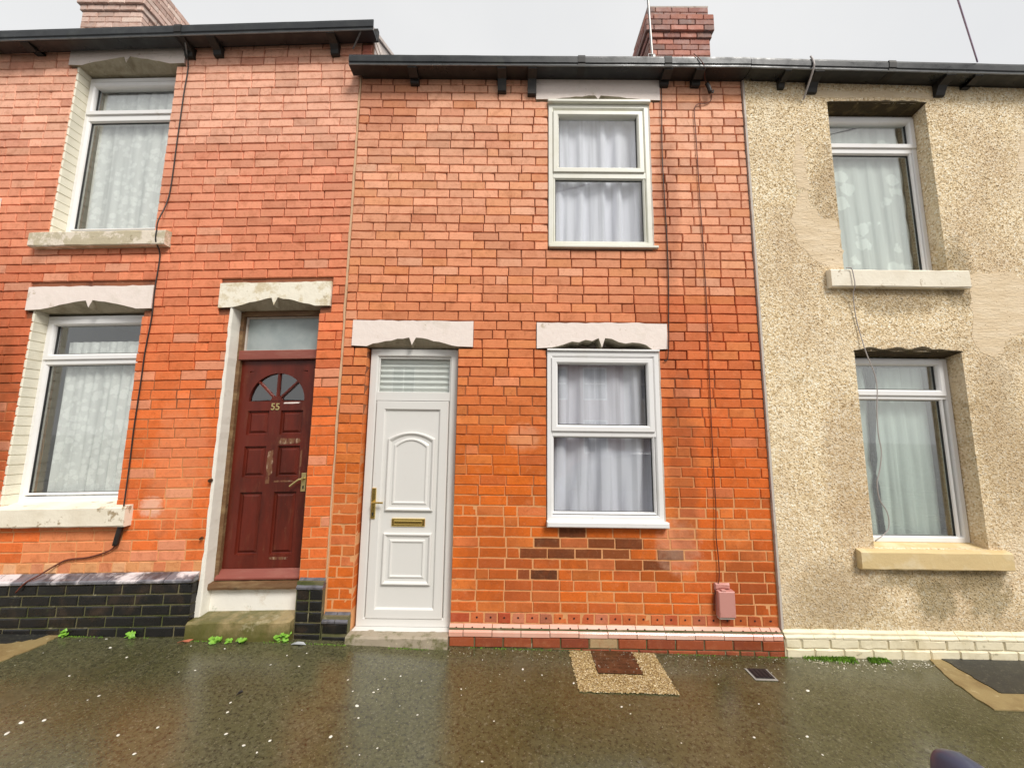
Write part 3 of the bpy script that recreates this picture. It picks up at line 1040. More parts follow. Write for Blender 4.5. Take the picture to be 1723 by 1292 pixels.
DARKS = [(.19, .86, .66), (.30, .86, .82), (.55, .87, .86), (.80, .86, .80), (1.02, .86, .86),
         (.13, .775, .8), (.37, .775, .9), (.62, .775, .85), (.86, .775, .7), (1.35, .775, .9), (1.47, .775, .7),
         (1.06, .685, .55), (1.30, .685, .8), (.10, .60, .55), (.33, .60, .92), (1.25, .60, .35), (.62, .60, .3)]
holes = [M_DOOR, M_LM, M_UM,
         (-1.487, -.380, 2.53, 2.77), (.203, 1.398, 2.527, 2.767), (.190, 1.422, 5.045, 5.29), (-1.60, -1.347, -1, .245)]
specs = []
n = 0
while True:
    zb = .172 + CP * n
    if zb + CP * .5 > 5.29:
        break
    zc = zb + CP / 2
    for a, c in course_spans(MX0, MX1, zb, zb + CP, holes):
        for p, q in lay_course(a, c, n, headers=(n == 0), all_x0=-8.97):
            w = q - p - .0075
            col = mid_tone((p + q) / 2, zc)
            kt = RED
            if n == 0:
                kt = RED_PIN
                col = lerp((.55, .13, .05), random.choice([(.42, .07, .03), (.60, .26, .16), (.66, .18, .05), (.40, .14, .08)]), random.random())
            for dx, dz, s in DARKS:
                if abs((p + q) / 2 - dx) < .115 and abs(zc - dz) < .045:
                    col = lerp(col, (.115, .040, .018), min(1, s * 1.1))
            edge = any(abs(p - h[1]) < .02 or abs(q - h[0]) < .02 for h in holes[:3] if h[2] < zc < h[3])
            rec = .002 if zc < 1.2 else (-.002)
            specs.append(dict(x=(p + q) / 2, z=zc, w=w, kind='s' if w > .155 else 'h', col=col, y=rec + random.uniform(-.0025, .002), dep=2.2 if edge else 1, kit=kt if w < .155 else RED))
    n += 1
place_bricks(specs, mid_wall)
# tan mortar strip where the two brick fronts meet
b = B()
loops = []
for i in range(41):
    z = .48 + (5.29 - .48) * i / 40
    ww = (.009 if z > 1.7 else .005) + random.uniform(-.002, .002)
    xx = -1.575 + random.uniform(-.004, .004)
    loops.append([(xx - ww, -.007, z), (xx + ww, -.007, z), (xx + ww, .01, z), (xx - ww, .01, z)])
b.bridge(loops, True, True)
b.build("party_joint", TAN_JOINT, MID)

lintel(MID, -1.487, -.380, 2.53, 2.77, LINTEL_PINK, rag=.005)
lintel(MID, .203, 1.398, 2.527, 2.767, LINTEL_PINK, rag=.006, rise=.075, broken=.028)
lintel(MID, .190, 1.422, 5.045, 5.285, LINTEL_PINK, rag=.005, rise=.05)

# ---- middle windows
w = window(MID, .300, 1.310, 1.010, 2.498, -.012, UPVC, (.400, 1.193, 1.838, 2.386), (.362, 1.228, 1.087, 1.723), label="lower white framed window with a white sill")
b = B()
b.bbox(.296, 1.336, -.060, .02, .964, 1.012, .008)
b.build("window_sill", UPVC, w)
b = B()
b.bbox(.300, 1.318, -.030, .02, 2.500, 2.519, .004)
b.build("head_trim", UPVC, w)
w = window(MID, .314, 1.300, 3.510, 5.000, -.008, UPVC_OLD, (.420, 1.181, 4.327, 4.870), (.383, 1.222, 3.570, 4.198), label="upper cream tinged white window tight under the eaves")
b = B()
b.bbox(.320, 1.345, -.035, .02, 3.490, 3.514, .004)
b.build("window_sill", UPVC_OLD, w)
b = B()
b.bbox(.306, 1.318, -.040, .02, 5.002, 5.034, .006)
b.build("head_trim", UPVC_OLD, w)
room(MID, .30, 1.31, 1.0, 2.5)
room(MID, .30, 1.31, 3.5, 5.0)
room(MID, -1.34, -.52, .0, 2.5, .3, .8)
for x, za, zb_ in ((1.318, 1.01, 2.50), (1.308, 3.52, 5.0)):
    b = B()
    loops = []
    for i in range(21):
        z = za + (zb_ - za) * i / 20
        ww = .006 + random.uniform(-.003, .004)
        loops.append([(x - .008, -.004, z), (x + ww, -.004, z), (x + ww, .02, z), (x - .008, .02, z)])
    b.bridge(loops, True, True)
    b.build("sealant_bead", SEALANT, MID)

# ---- white door
door = B()
door.frame(-1.333, -.519, .103, 2.520, .072, .070, .14, .012)
door.box(-1.262, -.588, .074, .14, 2.040, 2.116)
dr = door.build("door", UPVC_DOOR, MID, label="white panelled front door with brass letter plate")
b = B()
b.bbox(-1.336, -.517, -.004, .12, .066, .102, .005)
b.build("threshold", UPVC_DOOR, dr)
b = B()
b.frame(-1.252, -.594, .170, 2.034, .086, .062, .12, .014)
b.build("leaf_frame", UPVC_DOOR, dr)


def arch(x0, x1, z0, zs, rise, n=12):
    def f(i):
        a, c, d = x0 + i, x1 - i, z0 + i
        o = [(a, d), (c, d)]
        for k in range(n + 1):
            t = k / n
            x = c + (a - c) * t
            o.append((x, zs - i + rise * (1 - (2 * t - 1) ** 2)))
        return o
    return f


def panel(parent, outer, mat, wdt=.088):
    b = B()
    y = .078
    b.ring(outer, [(0, y), (.004, y - .016), (.014, y - .020), (.024, y - .014), (.034, y - .004), (wdt * .62, y - .003), (wdt * .72, y - .010),
                   (wdt * .84, y - .012), (wdt * .92, y - .004), (wdt, y - .0025)], 0, True)
    b.build("door_panel", mat, parent)


b = B()
b.box(-1.170, -.664, .079, .10, .240, 1.95)
b.build("leaf_board", UPVC_DOOR, dr)
panel(dr, arch(-1.134, -.707, 1.058, 1.697, .060), UPVC_DOOR)
panel(dr, arch(-1.134, -.706, .438, .874, .0), UPVC_DOOR)
b = B()
b.bbox(-1.066, -.772, .066, .08, .930, .996, .004, jit=.0)
lp = b.build("letter_plate", BRASS, dr)
b = B()
b.bbox(-1.045, -.792, .058, .07, .944, .982, .006)
b.build("letter_flap", BRASS, lp)
b = B()
b.bbox(-1.250, -1.212, .050, .062, .994, 1.258, .004)
b.tube([(-1.231, .05, 1.137), (-1.231, .022, 1.137), (-1.215, .016, 1.137), (-1.136, .018, 1.136)], .0085, 8)
hd = b.build("handle", BRASS, dr)
b = B(); b.box(-1.238, -1.225, .0485, .055, 1.022, 1.048); b.build("keyhole", GASKET, hd)
b = B()
b.box(-1.255, -.593, .096, .100, 2.112, 2.436)
b.build("pane", GLASS, dr)
b = B()
b.frame(-1.262, -.586, 2.106, 2.444, .014, .084, .11, .006)
b.build("glazing_bead", UPVC_DOOR, dr)
# pleated blind behind the fanlight of the white door
b = B()
rows = []
nz = 60
for j in range(nz + 1):
    z = 2.08 + (2.47 - 2.08) * j / nz
    rows.append((z, .122 + .020 * abs(((j / 4.0) % 2) - 1)))
for j in range(nz):
    b.poly([(-1.27, rows[j][1], rows[j][0]), (-.58, rows[j][1], rows[j][0]), (-.58, rows[j + 1][1], rows[j + 1][0]), (-1.27, rows[j + 1][1], rows[j + 1][0])])
tag(b.build("pleated_blind", BLIND), "white pleated blind behind the glass above the white door", "blind")
# stone step of the white door
b = B()
loops = []
for i in range(17):
    x = -1.348 + (.832) * i / 16
    j = lambda: random.uniform(-.004, .004)
    z0 = gz(x) - .05
    loops.append([(x, -.100 + j(), z0), (x, -.098 + j(), .088 + j()), (x, -.088, .102 + j()), (x, .05, .101), (x, .05, z0)])
b.bridge(loops, True, True)
b.build("step", STEP_PALE, MID)

# ---- middle plinth
pl = B()
loops = []
pl.box(-.512, 2.243, -.040, .004, -.3, .150)
plinth = pl.build("plinth", PALE_MORTAR, MID)
x = -.516
i = 0
while x < 2.24:
    L = .2385 if i else .12
    if x + L > 2.16:
        L = min(.07, 2.246 - x) if x > 2.16 else .082
    x2 = min(x + L, 2.248)
    if x2 - x < .03:
        break
    b = B()
    cz = random.uniform(-.002, .002)
    a, c = x + .003, x2 - .003
    loops = []
    for k in range(4):
        xx = a + (c - a) * k / 3
        loops.append([(xx, -.044, .092 + cz), (xx, -.052, .094 + cz), (xx, -.053, .126 + cz), (xx, -.046, .134 + cz), (xx, .000, .171 + cz), (xx, .004, .092)])
    b.bridge(loops, True, True, 0)
    for hx in ((.3, .72) if x2 - x > .15 else (.5,)):
        hxx = a + (c - a) * hx
        b.poly([(hxx + .008 * math.cos(q * 1.047), -.026 + .006 * math.sin(q * 1.047) - .001, .1505 + .0045 * math.sin(q * 1.047) + .0015 + cz) for q in range(6)], 1)
    b.build("brick", [PINK_COPE, HOLE], plinth)
    x = x2; i += 1
for row, (z0, z1) in enumerate(((.012, .086), (-.075, .004))):
    x = -.514
    i = 0
    while x < 2.24:
        L = .236 * (random.choice([.5, 1, 1, 1, 1]) if i else (.62 if row else .9))
        x2 = min(x + L, 2.245)
        if 2.245 - x2 < .06:
            x2 = 2.245
        me = random.choice(RED['s' if x2 - x > .15 else 'h'])
        o = bpy.data.objects.new("brick", me)
        o.location = ((x + x2) / 2, -.048 + random.uniform(-.002, .002), (z0 + z1) / 2)
        o.scale = ((x2 - x - .010) / me["nom"], 1, (z1 - z0) / BH)
        c = lerp((.34, .085, .035), (.20, .05, .028), random.random())
        if abs(x - .62) < .1 and row == 0:
            c = (.42, .30, .16)
        o.color = (*c, 1)
        o.parent = plinth
        COL.objects.link(o)
        x = x2; i += 1

# ---- black brick piers between the two doors
def black_brick(parent, x0, x1, z0, z1, y, tf=None, mat=BLACK_BRICK):
    b = B()
    b.bbox(x0 + .005, x1 - .005, y, .01, z0 + .005, z1 - .005, .007, 0, .0018, 3)
    b.build("brick", mat, parent, tf)


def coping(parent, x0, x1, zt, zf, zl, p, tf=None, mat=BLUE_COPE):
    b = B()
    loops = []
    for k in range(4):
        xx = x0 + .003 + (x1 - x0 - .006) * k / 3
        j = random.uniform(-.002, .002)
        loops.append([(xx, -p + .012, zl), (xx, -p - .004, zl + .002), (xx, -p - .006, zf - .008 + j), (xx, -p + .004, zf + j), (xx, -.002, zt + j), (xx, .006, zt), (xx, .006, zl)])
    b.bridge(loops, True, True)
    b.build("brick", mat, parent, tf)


p = B()
p.box(-1.798, -1.578, -.046, .004, -.2, .50)
pier = p.build("plinth_pier", PALE_MORTAR, LEFT)
coping(pier, -1.800, -1.573, .517, .466, .44, .056, None, DARK_COPE)
for r in range(5):
    z1 = .438 - .086 * r
    if r < 3:
        black_brick(pier, -1.797, -1.686, z1 - .086, z1, -.054)
        black_brick(pier, -1.686, -1.575, z1 - .086, z1, -.054)
    else:
        black_brick(pier, -1.797, -1.575, z1 - .086, z1, -.054)
p = B()
p.box(-1.566, -1.350, -.046, .004, -.2, .23)
pier = p.build("plinth_pier", PALE_MORTAR, MID)
coping(pier, -1.568, -1.458, .246, .203, .178, .056, None, DARK_COPE)
coping(pier, -1.458, -1.350, .246, .203, .178, .056, None, DARK_COPE)
black_brick(pier, -1.566, -1.352, .092, .176, -.054)
black_brick(pier, -1.566, -1.352, -.02, .080, -.050)

gutter(MID, -1.630, 2.25, 5.262, 5.370, unions=(.62, 1.455))
for x, zb_ in ((-1.02, 5.19), (-.150, 5.11), (.148, 5.08), (1.462, 5.19), (1.772, 5.19)):
    bracket(MID, x, 5.268, zb_)
rf = roof(MID, -1.57, 2.25, 5.36)

# ---- left house wall
LX0, LX1 = -6.6, -1.584
b = B()
LH = [grow(L_UL, .004), grow(L_LL, .004), grow(L_D, .004)]
LH = [(h[0] - .014, h[1], h[2], h[3]) for h in LH] + [(-4.535, -3.378, 5.46, 5.59), (-4.535, -3.378, 2.90, 3.03), (-2.744, -1.718, 2.90, 3.03)]
slab_with_holes(b, LX0, -1.58, -.35, 5.70, .006, .27, LH)
left_wall = b.build("wall", MORTAR, LEFT, tfL)


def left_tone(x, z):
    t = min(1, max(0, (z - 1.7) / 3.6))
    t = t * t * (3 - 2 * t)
    c = lerp((.74, .165, .040), (.83, .445, .31), t)  # upper bricks paler: sky brightness and haze on the wall, put into the colour
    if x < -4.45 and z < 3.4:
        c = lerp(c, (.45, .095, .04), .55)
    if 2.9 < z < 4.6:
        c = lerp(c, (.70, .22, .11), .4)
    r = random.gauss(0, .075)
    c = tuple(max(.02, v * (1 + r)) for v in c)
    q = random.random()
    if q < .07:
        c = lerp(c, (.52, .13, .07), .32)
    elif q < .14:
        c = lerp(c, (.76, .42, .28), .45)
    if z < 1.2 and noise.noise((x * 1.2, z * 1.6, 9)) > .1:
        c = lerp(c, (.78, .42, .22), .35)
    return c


holes = [L_UL, L_LL, L_D, (-4.545, -3.368, 5.475, 5.70), (-4.545, -3.368, 2.917, 3.14), (-2.752, -1.708, 2.91, 3.147), (-9, -2.63, -1, .585)]
specs = []
n = -1
while True:
    zb = .585 + CP * n
    if zb + CP * .5 > 5.69:
        break
    zc = zb + CP / 2
    for a, c in course_spans(LX0, LX1, zb, zb + CP, holes):
        strip = a > -1.9 and c < -1.5 and zc < 2.9
        for p_, q_ in lay_course(a, c, n, headers=(n == 0 and c < -2), all_x0=-8.9):
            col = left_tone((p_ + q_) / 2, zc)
            if n == 0 and c < -2:
                col = lerp(col, random.choice([(.74, .48, .26), (.62, .24, .12), (.66, .36, .16)]), .7)
            w_ = q_ - p_ - .007
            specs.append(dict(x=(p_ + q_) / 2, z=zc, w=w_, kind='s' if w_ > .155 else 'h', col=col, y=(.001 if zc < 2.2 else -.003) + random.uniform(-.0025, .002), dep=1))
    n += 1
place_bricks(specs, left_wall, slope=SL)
# brick return of the left house above its lower neighbour's roof
b = B()
b.box(-1.579, -1.47, .004, .27, 5.30, 5.695)
up = b.build("party_wall", MORTAR, LEFT)
for k in range(4):
    for (xa, xc) in ((-1.578, -1.478),):
        me = random.choice(RED['h'])
        o = bpy.data.objects.new("brick", me)
        o.location = ((xa + xc) / 2, -.003, 5.36 + CP * k)
        o.scale = (.098 / me["nom"], 1, 1); o.color = (.62, .22, .16, 1); o.parent = up
        COL.objects.link(o)
t31 = math.tan(math.radians(31))
b = B()
yr = 4.4
b.poly([(-1.472, .27, 5.2), (-1.472, yr, 5.2), (-1.472, yr, 5.72 + (yr + .12) * t31), (-1.472, .005, 5.72 + .1 * t31), (-1.472, .005, 5.3), (-1.472, .27, 5.3)])
b.poly([(-1.68, .27, 5.2), (-1.68, yr, 5.2), (-1.68, yr, 5.72 + (yr + .12) * t31), (-1.68, .27, 5.72 + .1 * t31)])
b.build("gable", VERGE, LEFT)
for k in range(5):           # a few courses showing through the worn gable render
    b = B()
    z = 5.42 + k * CP
    b.box(-1.49, -1.466, .03, .30 + .12 * k, z, z + .060)
    b.build("brick", LINTEL_PINK, up)
b = B()
b.extrude_x([(-.10, 5.74), (-.10, 5.78), (yr, 5.78 + yr * t31), (yr, 5.74 + yr * t31)], -1.56, -1.455)
b.build("verge_board", VERGE, LEFT)

lintel(LEFT, -4.543, -3.370, 5.475, 5.692, LINTEL_PINK, tfL, rise=.085, rag=.005)
lintel(LEFT, -4.543, -3.370, 2.917, 3.137, LINTEL_PINK, tfL, rise=.085, rag=.005)
lintel(LEFT, -2.752, -1.710, 2.910, 3.145, LINTEL_CREAM, tfL, rise=.085, rag=.005)
w = window(LEFT, -4.458, -3.40, 3.700, 5.455, .120, UPVC, (-4.375, -3.50, 5.090, 5.345), (-4.392, -3.485, 3.795, 4.955), tfL, label="upper white window of the left house with a lace curtain")
w = window(LEFT, -4.478, -3.41, 1.160, 2.895, .120, UPVC, (-4.392, -3.505, 2.530, 2.805), (-4.412, -3.49, 1.243, 2.415), tfL, label="lower white window of the left house with a pleated lace curtain")
sill(LEFT, -4.555, -3.278, 3.512, 3.655, -.07, SILL_OLD, tfL, inner=(-4.455, -3.45), rise=.03)
sill(LEFT, -4.640, -3.304, .978, 1.140, -.07, SILL_CREAM, tfL, inner=(-4.475, -3.458), rise=.025)
for (x0, x1, z0, z1) in (L_UL, L_LL):
    b = B()
    b.box(x0 - .012, x0 + .003, .012, .125, z0, z1)
    jb = b.build("jamb", JAMB_CREAM, LEFT, tfL)
    z = z0 + .01
    while z < z1 - .03:
        b = B()
        h_ = min(CP, z1 - z)
        b.bbox(x0 - .012, x0 + .011, .0045, .122, z + .004, z + h_ - .004, .006, 0, .0014)
        b.build("brick", JAMB_CREAM, jb, tfL)
        z += CP
room(LEFT, -4.46, -3.45, 3.55, 5.4)
room(LEFT, -4.46, -3.45, 1.0, 2.8)
room(LEFT, -2.60, -1.86, .45, 2.75, .28, 1.0)

# ---- maroon door 55
YD = .150
b = B()
b.box(-2.637, -2.585, YD - .035, YD + .07, .47, 2.9)
b.box(-1.868, -1.800, YD - .035, YD + .07, .47, 2.9)
b.box(-2.590, -1.863, YD - .033, YD + .07, 2.862, 2.915)
fo = b.build("door_frame", BROWN_WOOD, LEFT, tfL)
b = B()
b.bbox(-2.600, -1.85, YD - .045, YD + .06, 2.436, 2.526, .006)
b.build("transom", MAROON_PALE, fo, tfL)
b = B()
b.box(-2.584, -1.869, YD + .022, YD + .030, 2.527, 2.861)
b.build("pane", FROST, fo, tfL)
b = B()
b.frame(-2.588, -1.864, 2.522, 2.866, .016, YD, YD + .03, .006)
b.build("glazing_bead", SEALANT, fo, tfL)

b = B()
DX0, DX1, DZ0, DZ1 = -2.588, -1.866, .556, 2.43
P3 = [(-2.486, -2.286), (-2.176, -1.972)]
PZ = [(1.735, 1.958), (1.350, 1.630), (.670, 1.216)]
pr = []
for z0, z1 in PZ:
    for x0, x1 in P3:
        pr.append((x0, x1, z0, z1))
FC, FR = (-2.230, 2.048), .262
# face board with panel cut-outs; the fanlight gets its own arched ring
fan_box = (FC[0] - .275, FC[0] + .275, FC[1], FC[1] + .285)
slab_with_holes(b, DX0, DX1, DZ0, DZ1, YD, YD + .04, pr + [fan_box])
ring_pts = []
N = 24
for i in range(N):
    a0, a1 = math.pi * i / N, math.pi * (i + 1) / N
    def sq(a):
        c_, s_ = math.cos(a), math.sin(a)
        k_ = min(.275 / max(abs(c_), 1e-6), .285 / max(s_, 1e-6))
        return (FC[0] + c_ * k_, FC[1] + s_ * k_)
    p0 = (FC[0] + FR * math.cos(a0), FC[1] + FR * math.sin(a0)); p1 = (FC[0] + FR * math.cos(a1), FC[1] + FR * math.sin(a1))
    q0, q1 = sq(a0), sq(a1)
    b.poly([(p0[0], YD, p0[1]), (p1[0], YD, p1[1]), (q1[0], YD, q1[1]), (q0[0], YD, q0[1])])
    b.poly([(p0[0], YD, p0[1]), (p1[0], YD, p1[1]), (p1[0], YD + .03, p1[1]), (p0[0], YD + .03, p0[1])])
dl = b.build("door", MAROON, LEFT, tfL, label="weathered maroon wooden front door with flaking paint")
for x0, x1, z0, z1 in pr:
    b = B()
    b.ring(lambda i: [(x0 + i, z0 + i), (x1 - i, z0 + i), (x1 - i, z1 - i), (x0 + i, z1 - i)],
           [(0, YD + .004), (.006, YD + .018), (.016, YD + .020), (.034, YD + .008), (.038, YD + .006)], 0, True)
    b.build("door_panel", MAROON, dl, tfL)
for i in range(4):
    b = B()
    a0, a1 = math.pi * i / 4 + .02, math.pi * (i + 1) / 4 - .02
    pts = [(FC[0] + .03 * math.cos((a0 + a1) / 2), YD + .024, FC[1] + .03 * math.sin((a0 + a1) / 2))]
    for k in range(7):
        a = a0 + (a1 - a0) * k / 6
        pts.append((FC[0] + (FR + .004) * math.cos(a), YD + .024, FC[1] + (FR + .004) * math.sin(a)))
    b.poly(pts)
    b.build("pane", GLASS_R, dl, tfL)
for i in range(1, 4):
    a = math.pi * i / 4
    c_, s_ = math.cos(a), math.sin(a)
    b = B()
    nx_, nz_ = -s_ * .013, c_ * .013
    p0 = (FC[0] + c_ * .03, FC[1] + s_ * .03); p1 = (FC[0] + c_ * (FR - .001), FC[1] + s_ * (FR - .001))
    L0 = [(p0[0] + nx_, YD + .024, p0[1] + nz_), (p0[0] + nx_ * .6, YD + .004, p0[1] + nz_ * .6), (p0[0] - nx_ * .6, YD + .004, p0[1] - nz_ * .6), (p0[0] - nx_, YD + .024, p0[1] - nz_)]
    L1 = [(p1[0] + nx_, YD + .024, p1[1] + nz_), (p1[0] + nx_ * .6, YD + .004, p1[1] + nz_ * .6), (p1[0] - nx_ * .6, YD + .004, p1[1] - nz_ * .6), (p1[0] - nx_, YD + .024, p1[1] - nz_)]
    b.bridge([L0, L1], True, True)
    b.build("glazing_bar", MAROON, dl, tfL)
b = B()
b.poly([(FC[0] + .05 * math.cos(math.pi * k / 10), YD - .004, FC[1] + .045 * math.sin(math.pi * k / 10)) for k in range(11)])
b.bridge([[(FC[0] + .05 * math.cos(math.pi * k / 10), YD - .004, FC[1] + .045 * math.sin(math.pi * k / 10)) for k in range(11)],
          [(FC[0] + .05 * math.cos(math.pi * k / 10), YD + .03, FC[1] + .045 * math.sin(math.pi * k / 10)) for k in range(11)]])
b.build("fanlight_hub", MAROON, dl, tfL)
# brass number 55
tx = bpy.data.curves.new("door_number", 'FONT')
tx.body = "55"; tx.size = .088; tx.extrude = .003; tx.offset = .0012; tx.align_x = 'CENTER'
to = bpy.data.objects.new("door_number", tx)
COL.objects.link(to)
dg = bpy.context.evaluated_depsgraph_get()
nm = bpy.data.meshes.new_from_object(to.evaluated_get(dg))
bpy.data.objects.remove(to)
nm.materials.clear(); nm.materials.append(BRASS_OLD)
no = bpy.data.objects.new("door_number", nm)
no.rotation_euler = (math.radians(90), 0, 0)
no.location = (-2.231, YD - .004, 1.964 + SL * (-2.231 + 1.58))
no.parent = dl
COL.objects.link(no)
# flaked and scraped patches of the maroon paint
def flake(x0, x1, z0, z1, mat=BARE, n=16):
    b = B()
    cx, cz = (x0 + x1) / 2, (z0 + z1) / 2
    pts = []
    for k in range(n):
        a = 6.2832 * k / n
        c_, s_ = math.cos(a), math.sin(a)
        e = (abs(c_) ** .35 * (1 if c_ > 0 else -1), abs(s_) ** .35 * (1 if s_ > 0 else -1))
        r = random.uniform(.78, 1.05)
        pts.append((cx + (x1 - x0) / 2 * e[0] * r, YD - .0012, cz + (z1 - z0) / 2 * e[1] * r))
    n0 = len(b.v)
    b.v += [Vector(q) for q in pts] + [Vector((cx, YD - .0012, cz))]
    for k in range(n):
        b.f.append([n0 + k, n0 + (k + 1) % n, n0 + n]); b.m.append(0)
    b.build("bare_patch", mat, dl, tfL)


flake(-2.185, -1.970, 1.645, 1.700)
flake(-2.268, -2.210, 1.36, 1.600)
flake(-2.268, -2.228, 1.285, 1.36)
flake(-2.17, -2.00, .625, .650)
flake(-2.19, -2.00, 1.300, 1.318)
flake(-1.965, -1.945, 1.33, 1.60)
flake(-2.16, -2.0, 2.02, 2.034, LINTEL_PINK)
b = B()
b.bbox(-1.934, -1.888, YD - .010, YD, 1.215, 1.382, .003)
b.box(-1.917, -1.905, YD - .012, YD - .009, 1.240, 1.268, 1)
b.tube([(-1.908, YD - .008, 1.330), (-1.908, YD - .045, 1.330), (-1.93, YD - .052, 1.328), (-1.97, YD - .05, 1.30), (-2.012, YD - .048, 1.268)], .009, 8)
b.build("handle", [BRASS_OLD, GASKET], dl, tfL)
b = B()
b.extrude_x([(YD + .02, .478), (YD - .055, .478), (YD - .056, .492), (YD - .03, .520), (YD - .006, .554), (YD + .02, .554)], -2.600, -1.862)
b.build("weather_board", MAROON_PALE, fo, tfL)
b = B()
b.extrude_x([(.20, .408), (.050, .412), (.046, .430), (.052, .462), (.20, .474)], -2.640, -1.800, 0, 14, .003)
b.build("threshold", BROWN_WOOD, fo, tfL)
b = B()
b.bbox(-2.70, -1.800, .096, .22, .10, .407, .003, 0, .004, 10)
b.build("riser", RISER, LEFT, tfL)
# stone step of the maroon door
b = B()
loops = []
for i in range(19):
    x = -2.655 + .855 * i / 18
    j = lambda: random.uniform(-.006, .006)
    loops.append([(x, -.108 + j(), -.05), (x, -.104 + j(), .10 + j()), (x, -.098 + j(), .205 + j()), (x, -.082, .218 + j() * .6), (x, .11, .226), (x, .11, -.05)])
b.bridge(loops, True, True)
b.build("step", STEP, LEFT, tfL)
# white painted jamb of the maroon door, flaring out at the foot
b = B()
loops = []
for i in range(41):
    z = .21 + (2.91 - .21) * i / 40
    ed = .010 + random.uniform(-.005, .006) + (.035 * max(0, (.9 - z) / .7) ** 1.5)
    xin = -2.619 + random.uniform(-.002, .002)
    loops.append([(-2.655, .10, z), (-2.63 - ed, -.0065 + random.uniform(-.001, .001), z), (xin - .006, -.008, z), (xin, .004, z), (xin, YD - .036, z), (-2.655, YD - .03, z)])
b.bridge(loops, True, True)
b.build("jamb", JAMB_WHITE, LEFT, tfL)

for hx, hz, r_ in ((-2.640, 1.345, .016), (-2.668, .86, .010)):
    b = B()
    b.tube([(hx, .0, hz), (hx - .004, -.018, hz), (hx + .002, -.030, hz - .003)], r_, 7, smooth=2)
    b.tube([(hx + .002, -.026, hz), (hx + .016, -.030, hz + .014)], r_ * .6, 6, smooth=0)
    b.build("rusty_pintle", RUST, LEFT, tfL)

# ---- left black plinth
b = B()
b.box(LX0, -2.668, -.060, .004, -.3, .55)
plk = b.build("plinth", PALE_MORTAR, LEFT, tfL)
xs = -2.660
x = xs
i = 0
while x > LX0:
    L = .236
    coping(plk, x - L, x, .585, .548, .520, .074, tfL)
    x -= L; i += 1
for r in range(6):
    z1 = .516 - .0845 * r
    x = xs + .002
    i = 0
    while x > LX0:
        L = .236
        if i == 0:
            L = (.118, .236, .17, .225, .12, .236)[r]
        black_brick(plk, x - L, x, z1 - .0845, z1, -.068, tfL)
        x -= L; i += 1

gutter(LEFT, -6.6, -1.415, 5.640, 5.755, tfLg, .03, (-3.33, -5.2))
for x, zb_ in ((-4.84, 5.635), (-3.31, 5.545), (-3.02, 5.550), (-1.840, 5.525)):
    bracket(LEFT, x, 5.655, zb_, tfLg, .08)
b = B()
b.tube([(-1.53, -.155, 5.655), (-1.66, -.03, 5.585)], .008, 6, smooth=0)
b.build("stay_rod", GUTTER_LIP, LEFT, tfL)
b = B()
b.tube([(-3.27, -.15, 5.66), (-3.335, -.02, 5.54)], .007, 6, smooth=0)
b.build("stay_rod", GUTTER_LIP, LEFT, tfLg)
roof(LEFT, -6.6, -1.50, 5.76, tfLg)

# ---- right house
b = B()
NXR, = (1,)
slab_with_holes(b, 2.262, 6.8, .150, 5.30, -.014, .27, [R_UR, R_LR])
right_wall = b.build("wall", DASH, RIGHT_H)
b = B()
b.box(2.244, 2.263, -.020, .01, .165, 5.28)
b.build("stop_bead", SEALANT, right_wall)
# ragged dash edges and dark brown undersides over the windows
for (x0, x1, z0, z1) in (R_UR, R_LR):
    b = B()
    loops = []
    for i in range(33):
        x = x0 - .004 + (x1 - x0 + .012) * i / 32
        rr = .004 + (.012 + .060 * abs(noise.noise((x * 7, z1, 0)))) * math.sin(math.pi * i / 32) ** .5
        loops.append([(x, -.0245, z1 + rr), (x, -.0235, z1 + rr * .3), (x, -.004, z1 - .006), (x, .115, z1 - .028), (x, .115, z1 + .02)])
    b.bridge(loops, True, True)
    b.build("window_head", SOFFIT_BROWN, right_wall)
    room(RIGHT_H, x0, x1, z0, z1)


PLASTER_AREAS = []


def plaster(pts, y=-.0158):
    PLASTER_AREAS.append((pts, min(p[0] for p in pts), max(p[0] for p in pts), min(p[1] for p in pts), max(p[1] for p in pts)))
    b = B()
    n = len(pts)
    rg = []
    for i in range(n):
        (xa, za), (xb, zb_) = pts[i], pts[(i + 1) % n]
        for k in range(9):
            t = k / 9
            qx, qz = xa + (xb - xa) * t, za + (zb_ - za) * t
            rg.append((qx + .035 * noise.noise((qx * 14, qz * 14, 1)) + random.uniform(-.007, .007), qz + .035 * noise.noise((qx * 14, qz * 14, 7)) + random.uniform(-.007, .007)))
    cx = sum(q[0] for q in rg) / len(rg); cz = sum(q[1] for q in rg) / len(rg)
    b.poly([(x, y, z) for x, z in rg])
    b.bridge([[(x, y, z) for x, z in rg], [(x, -.0125, z) for x, z in rg]])
    b.build("plaster_patch", PLASTER, right_wall)


plaster([(2.750, 4.739), (2.80, 4.484), (2.80, 4.26), (2.82, 4.10), (2.70, 4.12), (2.68, 4.356)])
plaster([(2.80, 4.12), (2.80, 3.955), (2.932, 3.804), (3.064, 3.788), (3.066, 3.315), (2.944, 3.317), (2.80, 3.386), (2.668, 3.562), (2.621, 3.801), (2.70, 4.04)])
plaster([(4.215, 3.272), (4.630, 3.299), (4.70, 3.25), (5.1, 3.26), (5.1, 2.72), (4.68, 2.73), (4.475, 2.633), (4.405, 2.521), (4.293, 2.493), (4.203, 2.547), (4.19, 2.713)])
plaster([(5.25, 4.95), (4.911, 4.693), (4.841, 4.313), (4.95, 4.252), (5.3, 4.2)])
plaster([(2.92, 5.16), (4.06, 5.15), (4.10, 5.085), (2.96, 5.10)])

